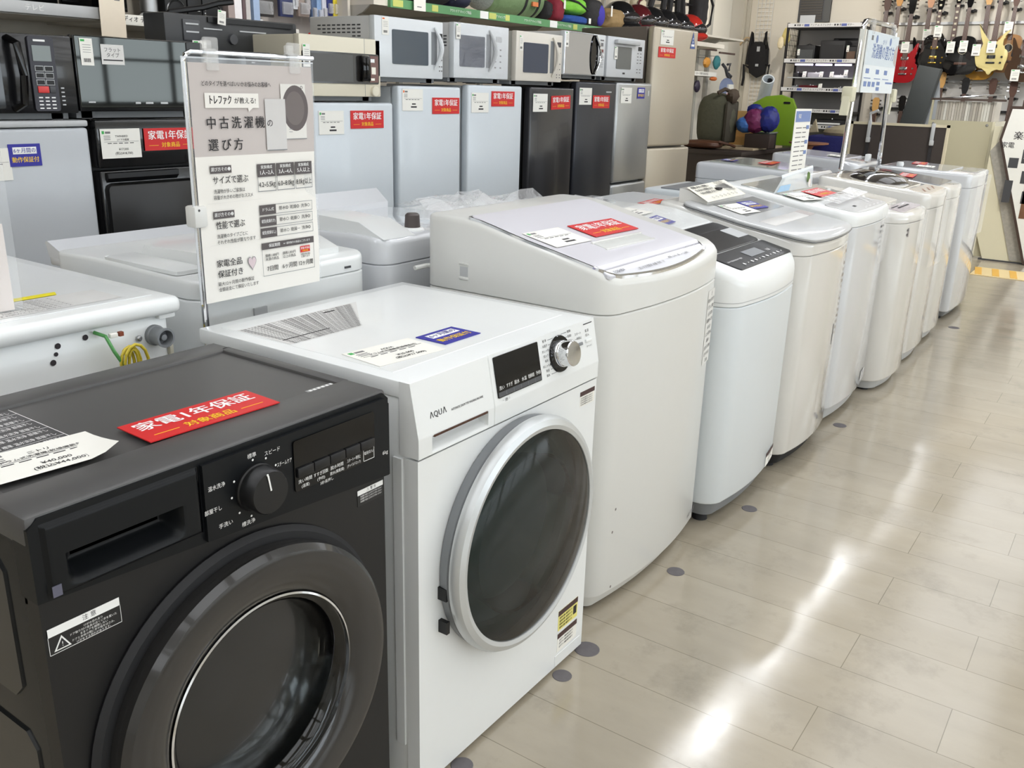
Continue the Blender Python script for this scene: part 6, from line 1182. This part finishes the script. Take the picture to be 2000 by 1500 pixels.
def guitar(lab, y, zb, shape, m, head=MAPLE, hw=GOLD, x=11.75, s=1.0, acoustic=False, neck=.44, inl=False, tilt=0):
    M_ = frame((x, y, zb), (0, -1, 0), Z3) @ Matrix.Rotation(tilt, 4, 'Z') @ Matrix.Scale(s, 4)
    th = .095 if acoustic else .045
    q = T('acoustic_guitar' if acoustic else 'electric_guitar', lab, 'guitar', None, 'guitars hanging on the far wall', M=Matrix.Translation((x, y, zb)))
    MM = Matrix.Translation((-x, -y, -zb)) @ M_
    def pt(n, b, mm=None, parent=None): b.xf(MM); return q.part(n, b, mm, parent, local=True)
    P_ = blob(SH[shape]); top = max(p[1] for p in SH[shape])
    body = pt('body', B().mat(m).prism(P_, 0, th, 'z', -.008)); 
    ny = .33 if not acoustic else .46
    nk = pt('neck', B().mat(ROSE).prism([(-.028, ny - .06), (.028, ny - .06), (.021, ny + neck), (-.021, ny + neck)], th, th + .014).mat(head).prism([(-.024, ny), (.024, ny), (.019, ny + neck), (-.019, ny + neck)], th - .018, th))
    if inl: pt('inlays', (lambda b: [b.box(-.013, ny + .03 + k * .062, th + .014, .013, ny + .052 + k * .062, th + .0145) for k in range(8)] and b)(B().mat(IV)), parent=nk)
    h = ny + neck; hd = pt('headstock', B().mat(head).prism([(-.02, h), (.02, h), (.036, h + .05), (.04, h + .15), (.02, h + .175), (-.02, h + .175), (-.04, h + .15), (-.036, h + .05)], th - .015, th + .006))
    pt('tuners', (lambda b: [b.lathe([(0, -.014), (.009, -.01), (.009, .01), (0, .014)], (sx * .052, h + .06 + k * .04, th - .004), 'x', 8) for sx in (-1, 1) for k in range(3)] and b)(B().mat(CHROME)), parent=hd)
    if acoustic:
        pt('sound_hole', B().mat(VOID).lathe([(0, .0006), (.047, .0006)], (0, .3, th), n=28).mat(IV).lathe([(.048, .001), (.055, .001)], (0, .3, th), n=28)); pt('bridge', B().mat(ROSE).box(-.075, .12, th, .075, .15, th + .01, .003)); pt('pick_guard', B().mat(mt('guard_dark', (34, 26, 24), .3)).prism([(.05, .2), (.12, .17), (.12, .24), (.055, .3)], th, th + .001))
    else:
        for k, zz in enumerate((.27, .16)): pt('pickup', B().mat(hw).box(-.042, zz - .018, th, .042, zz + .018, th + .008, .003))
        pt('bridge', B().mat(hw).box(-.045, .09, th, .045, .108, th + .012, .003)); pt('control_knob', B().mat(hw).lathe([(.011, 0), (.01, .014), (0, .015)], (.1, .1, th), n=12)); pt('control_knob', B().mat(hw).lathe([(.011, 0), (.01, .014), (0, .015)], (.105, .16, th), n=12))
    pt('strings', (lambda b: [b.box(-.018 + k * .0072, .1, th + .015, -.0172 + k * .0072, h, th + .0158) for k in range(6)] and b)(B().mat(STEEL)))
    Q = M_ @ Vector((0, h, 0))
    global hk
    bb = B().mat(RUB).box(-.012, -.012, -.016, .015, .012, .016).box(Q.x - 11.95, -.045, -.012, -.012, -.03, .012).box(Q.x - 11.95, .03, -.012, -.012, .045, .012).box(-.02, -.045, -.012, -.008, .045, .012)
    solo('guitar_hook', 'black wall hook holding the ' + ' '.join(lab.split(',')[0].split()[:11]), 'hook', bb, group='guitar hooks', loc=(11.95, Q.y, Q.z - .02))
    return q
gb = mt('guitar_black', (18, 17, 18), .1, coat=.6, noise=0); gr = mt('guitar_red', (158, 20, 30), .12, coat=.6, noise=0); gc = mt('guitar_cream', (222, 206, 142), .2, coat=.5, noise=0); gs = mt('guitar_amber', (196, 142, 44), .15, coat=.5, noise=.2, nscale=8); gn = mt('spruce_brown', (164, 118, 70), .3, coat=.3, noise=.1, nscale=12); gd = mt('guitar_sunburst', (66, 46, 30), .15, coat=.5, noise=.3, nscale=6)
guitar('dark guitar at the left end of the guitar wall, mostly behind the tall sign', 2.96, 1.5, 'dc', gd, ROSE, x=11.88)
guitar('black bass-like guitar with an amber headstock, its body behind the tall sign', 2.81, 1.46, 'dc', gb, mt('amber_head', (196, 136, 50), .4), x=11.8, neck=.52)
guitar('red double-cutaway electric guitar right of the tall sign', 2.65, 1.47, 'dc', gr, gb, CHROME, x=11.75, neck=.42)
guitar('black guitar with a tan headstock between the red and the gold-pickup ones', 2.48, 1.52, 'dc', gb, mt('tan_head', (206, 150, 110), .4), STEEL, x=11.86, neck=.44)
guitar('black single-cutaway guitar with gold pickups', 2.35, 1.6, 'lp', gb, gb, GOLD, x=11.76, inl=True, neck=.36, s=.95)
guitar('black guitar with dotted neck, half hidden by the black acoustic', 2.19, 1.56, 'dc', gb, gb, STEEL, x=11.88, inl=True, neck=.44)
guitar('black acoustic guitar in the middle of the guitar wall', 2.05, 1.57, 'ac', gb, gb, x=11.8, s=.88, acoustic=True, neck=.34)
guitar('amber sunburst guitar hanging lower between the black acoustic and the cream one', 1.86, 1.52, 'dc', gs, MAPLE, CHROME, x=11.9, neck=.46, tilt=.03)
guitar('cream pointed electric guitar with black hardware', 1.74, 1.6, 'sp', gc, MATS['maple'], RUB, x=11.72, neck=.42)
guitar('natural brown acoustic guitar behind the cream one', 1.6, 1.6, 'ac', gn, ROSE, x=11.84, s=.85, acoustic=True, neck=.34)
guitar('dark brown sunburst guitar at the right edge of the wall', 1.42, 1.5, 'dc', gd, ROSE, CHROME, x=11.72, neck=.44)
for lab, y, zt_, hd in (('low-hung guitar under the black single-cutaway, tan headstock showing', 2.23, 1.6, MAPLE), ('low-hung guitar with a dark headstock under the black acoustic', 1.96, 1.54, gb), ('low-hung guitar under the cream one, headstock only', 1.69, 1.54, ROSE), ('low-hung guitar at the right, dark neck going behind the record cabinet', 1.47, 1.52, ROSE), ('low-hung guitar with shiny tuners, left of the dark slanted case', 2.63, 1.33, gb), ('low-hung guitar with an amber neck behind the tall sign legs', 2.93, 1.3, MAPLE)):
    guitar(lab, y, zt_ - .945, 'dc', gd, hd, CHROME, x=11.8 if y in (1.96, 1.47) else 11.88, neck=.44)
for lab, y, z, x in (('white tag on the red guitar', 2.66, 1.86, 11.685), ('white tag on the neck of the tan-headed black guitar', 2.47, 2.0, 11.8), ('white tag above the gold-pickup guitar', 2.33, 2.03, 11.68), ('white tag between the gold-pickup guitar and the black acoustic', 2.17, 1.86, 11.67), ('white tag on the black acoustic guitar', 2.04, 1.87, 11.68), ('white tag left of the cream guitar', 1.9, 1.83, 11.66), ('white tag on the cream guitar', 1.75, 1.86, 11.64), ('white tag on the neck of the brown acoustic guitar', 1.625, 2.06, 11.7), ('white tag low on the guitar at the right edge', 1.47, 1.57, 11.66)):
    tag_strip(lab, frame((x, y, z), (0, -1, 0), Z3), .085, .12, group='price tags on the guitars')
b = B().mat(mt('case_slate', (62, 66, 66), .55)).box(-.12, -.07, 0, .12, .07, 1.02, .012); 
solo('keyboard_case', 'long dark slate case leaning below the guitars', 'case', b, M=Matrix.Translation((11.2, 2.42, .628)) @ Matrix.Rotation(.17, 4, 'X') @ Matrix.Rotation(PI / 2, 4, 'Z')) 
q = T('keyboard_stand', 'low stand under the leaning slate case', 'stand', (11.2, 2.35, 0)); q.part('top', B().mat(MET).box(10.95, 2.1, .57, 11.45, 2.6, .595)); [q.part('leg', B().mat(MET).tube([(x, y, .57), (x, y, 0)], .016, 8)) for x in (11.0, 11.4) for y in (2.15, 2.55)]; q.part('upright_plate', B().mat(mt('plate_grey', (168, 172, 176), .5)).prism([(2.13, .59), (2.3, .59), (2.31, 1.28), (2.27, 1.56), (2.22, 1.4), (2.16, 1.5), (2.12, 1.26)], 11.33, 11.342, 'x'), label='grey notched upright plate')
# dark notice board on legs
t = T('notice_board', 'dark board with a pale frame and two metal clamps, behind the far washers', 'board', (8.0, 1.78, 0)); t.part('panel', B().mat(mt('board_brown', (62, 54, 50), .6)).box(8.0, 1.41, .3, 8.02, 2.14, 1.09)); b = B().mat(IV); b.box(7.995, 1.395, .28, 8.025, 1.415, 1.105).box(7.995, 2.135, .28, 8.025, 2.155, 1.105).box(7.995, 1.395, 1.085, 8.025, 2.155, 1.105); t.part('frame', b)
for y in (2.0, 1.51): t.part('clamp', B().mat(LGREY).box(7.975, y - .014, .98, 7.996, y + .014, 1.115, .004).box(7.965, y - .02, .945, 7.996, y + .012, .985, .005).mat(INK).box(7.985, y - .012, .5, 7.996, y + .012, .945)); t.part('leg', B().mat(STEEL).box(8.025, y - .015, 0, 8.05, y + .015, .9)); t.part('foot', B().mat(STEEL).box(7.85, y - .015, 0, 8.2, y + .015, .02))
t.part('arm', B().mat(LGREY).tube([(8.0, 2.0, 1.1), (8.0, 2.01, 1.17), (8.0, 1.95, 1.2)], .012, 8))
# record cabinet
CB = mt('cabinet_beige', (190, 184, 156), .6, noise=.01); CC = mt('cabinet_cream', (232, 226, 198), .25, coat=.4, noise=.01)
t = T('record_cabinet', 'beige record cabinet beyond the last washer, filled with white sleeves', 'cabinet', (8.95, 1.3, 0)); t.part('front_panel', B().mat(CB).box(8.68, 1.19, .02, 8.7, 1.69, 1.13)); t.part('side_panel', B().mat(CC).box(8.68, 1.17, .02, 9.3, 1.19, 1.13)); t.part('side_panel', B().mat(CB).box(8.7, 1.67, .02, 9.3, 1.69, 1.13)); t.part('base', B().mat(CB).box(8.7, 1.19, 0, 9.3, 1.67, .98)); t.part('top_rail', B().mat(mt('rail_brown2', (80, 66, 58), .5)).box(8.69, 1.12, 1.293, 8.71, 1.7, 1.31)); t.part('post', B().mat(CB).box(8.69, 1.675, 1.13, 8.71, 1.69, 1.3)); t.part('wire_guard', B().mat(CHROME).tube([(8.72, 1.69, 1.3), (8.72, 1.2, 1.345), (8.72, 1.14, 1.34), (8.72, 1.13, 1.3)], .007, 8)); t.part('bolt', B().mat(STEEL).lathe([(.012, 0), (.008, -.006), (0, -.007)], (8.68, 1.65, 1.1), 'x', 12)); t.part('bolt', B().mat(STEEL).lathe([(.012, 0), (.008, -.006), (0, -.007)], (8.68, 1.23, 1.1), 'x', 12))
SL = [mt('sleeve_%s' % 'abcd'[k], c, .5, noise=.05) for k, c in enumerate(((222, 220, 210), (190, 184, 172), (206, 200, 190), (168, 162, 152)))]
for k in range(22): solo('record_sleeve', 'pale record sleeve standing edge-on in the beige cabinet', 'record', B().mat(SL[R.randrange(4)]).box(-.15, -.0094, 0, .15, .0094, .3), M=Matrix.Translation((8.875 + R.uniform(-.01, .01), 1.205 + k * .0208, .985)) , group='record sleeves in the beige cabinet')
t = T('display_panel', 'glossy cream panel on the floor at the right, left of the white sign board', 'panel', (8.62, .9, 0)); t.part('panel', B().mat(CC).prism([(1.07, .012), (.4, .012), (.4, 1.1), (1.16, 1.1), (1.16, .25)], 8.61, 8.64, 'x')); t.part('kick_strip', B().mat(DGREY).box(8.605, .4, .0, 8.64, 1.1, .012)); t.part('stiffener', B().mat(CB).box(8.64, .42, .02, 8.67, 1.15, 1.09))
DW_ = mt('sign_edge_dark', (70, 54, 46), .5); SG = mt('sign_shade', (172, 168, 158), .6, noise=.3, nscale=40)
t = T('sign_board', 'white shop sign board with a dark slanted edge, cut by the right edge', 'sign', (8.55, .6, 0)); OUT = [(1.062, 1.262), (1.1, .998), (.755, .008), (-.3, .008), (-.3, 1.31), (.98, 1.31), (.98, 1.262)]
t.part('board', B().mat(DW_).prism(OUT, 8.545, 8.6, 'x')); f = t.part('face', B().mat(mt('sign_white', (240, 240, 234), .45)).prism([(1.045, 1.24), (1.08, .998), (.738, .02), (-.29, .02), (-.29, 1.3), (.96, 1.3), (.96, 1.24)], 8.541, 8.546, 'x'))
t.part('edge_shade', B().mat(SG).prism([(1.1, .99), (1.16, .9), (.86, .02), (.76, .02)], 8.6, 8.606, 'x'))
b = B().mat(INK).text('楽器', (8.54, .93, 1.03), (0, -1, 0), Z3, .07, .01).text('家電', (8.54, 1.03, .955), (0, -1, 0), Z3, .05, .006).text('楽器', (8.54, .8, 1.05), (0, -1, 0), Z3, .09, .012); b.mat(DGREY)
for y0, y1, za, zb_ in ((1.0, .93, .78, .86), (.91, .7, .82, .93), (1.0, .94, .5, .68), (.89, .7, .66, .76), (.86, .7, .5, .6)): b.box(8.5395, y1, za, 8.541, y0, zb_)
b.mat(INKW).text('楽器買取', (8.539, .8, .875), (0, -1, 0), Z3, .05, .008); t.part('sign_print', b, parent=f)
b = B().mat(mt('photo_brown', (120, 84, 60), .5, noise=.3, nscale=9)).box(8.5395, .72, .38, 8.541, .85, .66).mat(mt('photo_pale', (222, 226, 230), .5, noise=.1)).box(8.539, .55, .1, 8.541, .74, .42); t.part('photo_print', b, parent=f)
# tall sign stand over the far washers
t = T('sign_stand', 'tall chrome sign stand with a blue and white notice among the far washers', 'sign stand', (5.75, 1.455, 0))
ys = 1.455
for a in (((5.24, ys, .01), (5.39, ys, 1.665), (5.41, ys, 1.69), (5.45, ys, 1.695), (5.7, ys, 1.7)), ((6.26, ys, .01), (6.09, ys, 1.67), (6.075, ys, 1.69), (6.04, ys, 1.7), (5.7, ys, 1.7))): t.part('leg', B().mat(CHROME).tube(a, .014, 10))
t.part('base_bar', B().mat(STEEL).box(5.2, ys - .02, 0, 5.29, ys + .02, .012)); t.part('base_bar', B().mat(STEEL).box(6.21, ys - .02, 0, 6.31, ys + .02, .012))
for x in (5.27, 6.2): t.part('clamp', B().mat(mt('clamp_ivory', (216, 212, 186), .5)).box(x - .035, ys - .03, 1.27, x + .045, ys + .03, 1.35, .01).prism([(x - .06, 1.2), (x - .03, 1.2), (x, 1.3), (x - .04, 1.3)], ys - .02, ys + .02, 'y'))
nt_ = t.part('notice', B().mat(mt('notice_white', (232, 238, 240), .5)).box(5.43, ys - .02, 1.322, 6.13, ys - .014, 1.648).mat(mt('notice_edge', (226, 226, 218), .5)).box(5.37, ys - .012, 1.322, 5.425, ys + .012, 1.65))
NB = mt('notice_blue', (112, 134, 184), .5); yn = ys - .0212; b = B().mat(mt('notice_pale', (214, 224, 230), .5)).box(5.435, yn + .0006, 1.47, 6.125, yn + .0012, 1.645).mat(NB)
b.text('洗濯機の選び方', (5.8, yn, 1.54), X3, Z3, .085, .01, .5).text('ガイド', (5.8, yn, 1.6), X3, Z3, .03).lathe([(0, 0), (.022, 0)], (5.62, yn, 1.61), 'y', 16).lathe([(0, 0), (.022, 0)], (5.93, yn, 1.61), 'y', 16)
for x in (5.47, 5.69, 5.88): b.box(x, yn, 1.425, x + .07, yn + .0005, 1.45); b.box(x - .02, yn, 1.398, x + .12, yn + .0005, 1.402)
for x in (5.46, 5.55, 5.64): b.box(x, yn, 1.355, x + .06, yn + .0005, 1.382)
b.box(5.74, yn, 1.365, 5.81, yn + .0005, 1.385).box(5.74, yn, 1.335, 5.81, yn + .0005, 1.355).box(5.94, yn, 1.376, 6.1, yn + .0005, 1.386).mat(mt('notice_tan', (190, 182, 178), .5)).prism([(6.1, 1.48), (6.06, 1.5), (6.05, 1.56), (6.09, 1.6), (6.12, 1.6), (6.12, 1.48)], yn - .0001, yn + .0004, 'y').mat(INKG).box(5.5, yn, 1.6, 5.54, yn + .0005, 1.625)
t.part('notice_print', b, parent=nt_)
for x in (5.52, 5.98): t.part('clip', B().mat(MATS['clip_clear']).box(x - .02, ys - .025, 1.63, x + .02, ys - .005, 1.71, .004))
# small notice sheet
t = T('notice_stand', 'narrow white notice with a blue header standing among the far washers', 'sign', (4.5, 1.46, .93))
t.part('sheet', B().mat(PAPER).box(4.42, 1.452, .905, 4.655, 1.455, 1.235)); b = B().mat(NB).box(4.428, 1.4505, 1.175, 4.645, 1.452, 1.225).mat(INKW).text('保証', (4.48, 1.4498, 1.2), X3, Z3, .022, .005).mat(INKG)
for k in range(11): b.box(4.45 - .0 * k, 1.4508, 1.145 - k * .022, 4.53, 1.452, 1.149 - k * .022); b.box(4.55, 1.4508, 1.145 - k * .022, 4.6, 1.452, 1.149 - k * .022)
b.mat(NB); [b.box(4.6, 1.4506, z, 4.64, 1.452, z + .018) for z in (1.14, 1.07, 1.02)]; b.mat(INKG).box(4.61, 1.4506, .925, 4.645, 1.452, .932); t.part('sheet_print', b); t.part('foot_plate', B().mat(MATS['acrylic_clear']).box(4.42, 1.43, .9, 4.655, 1.5, .905))
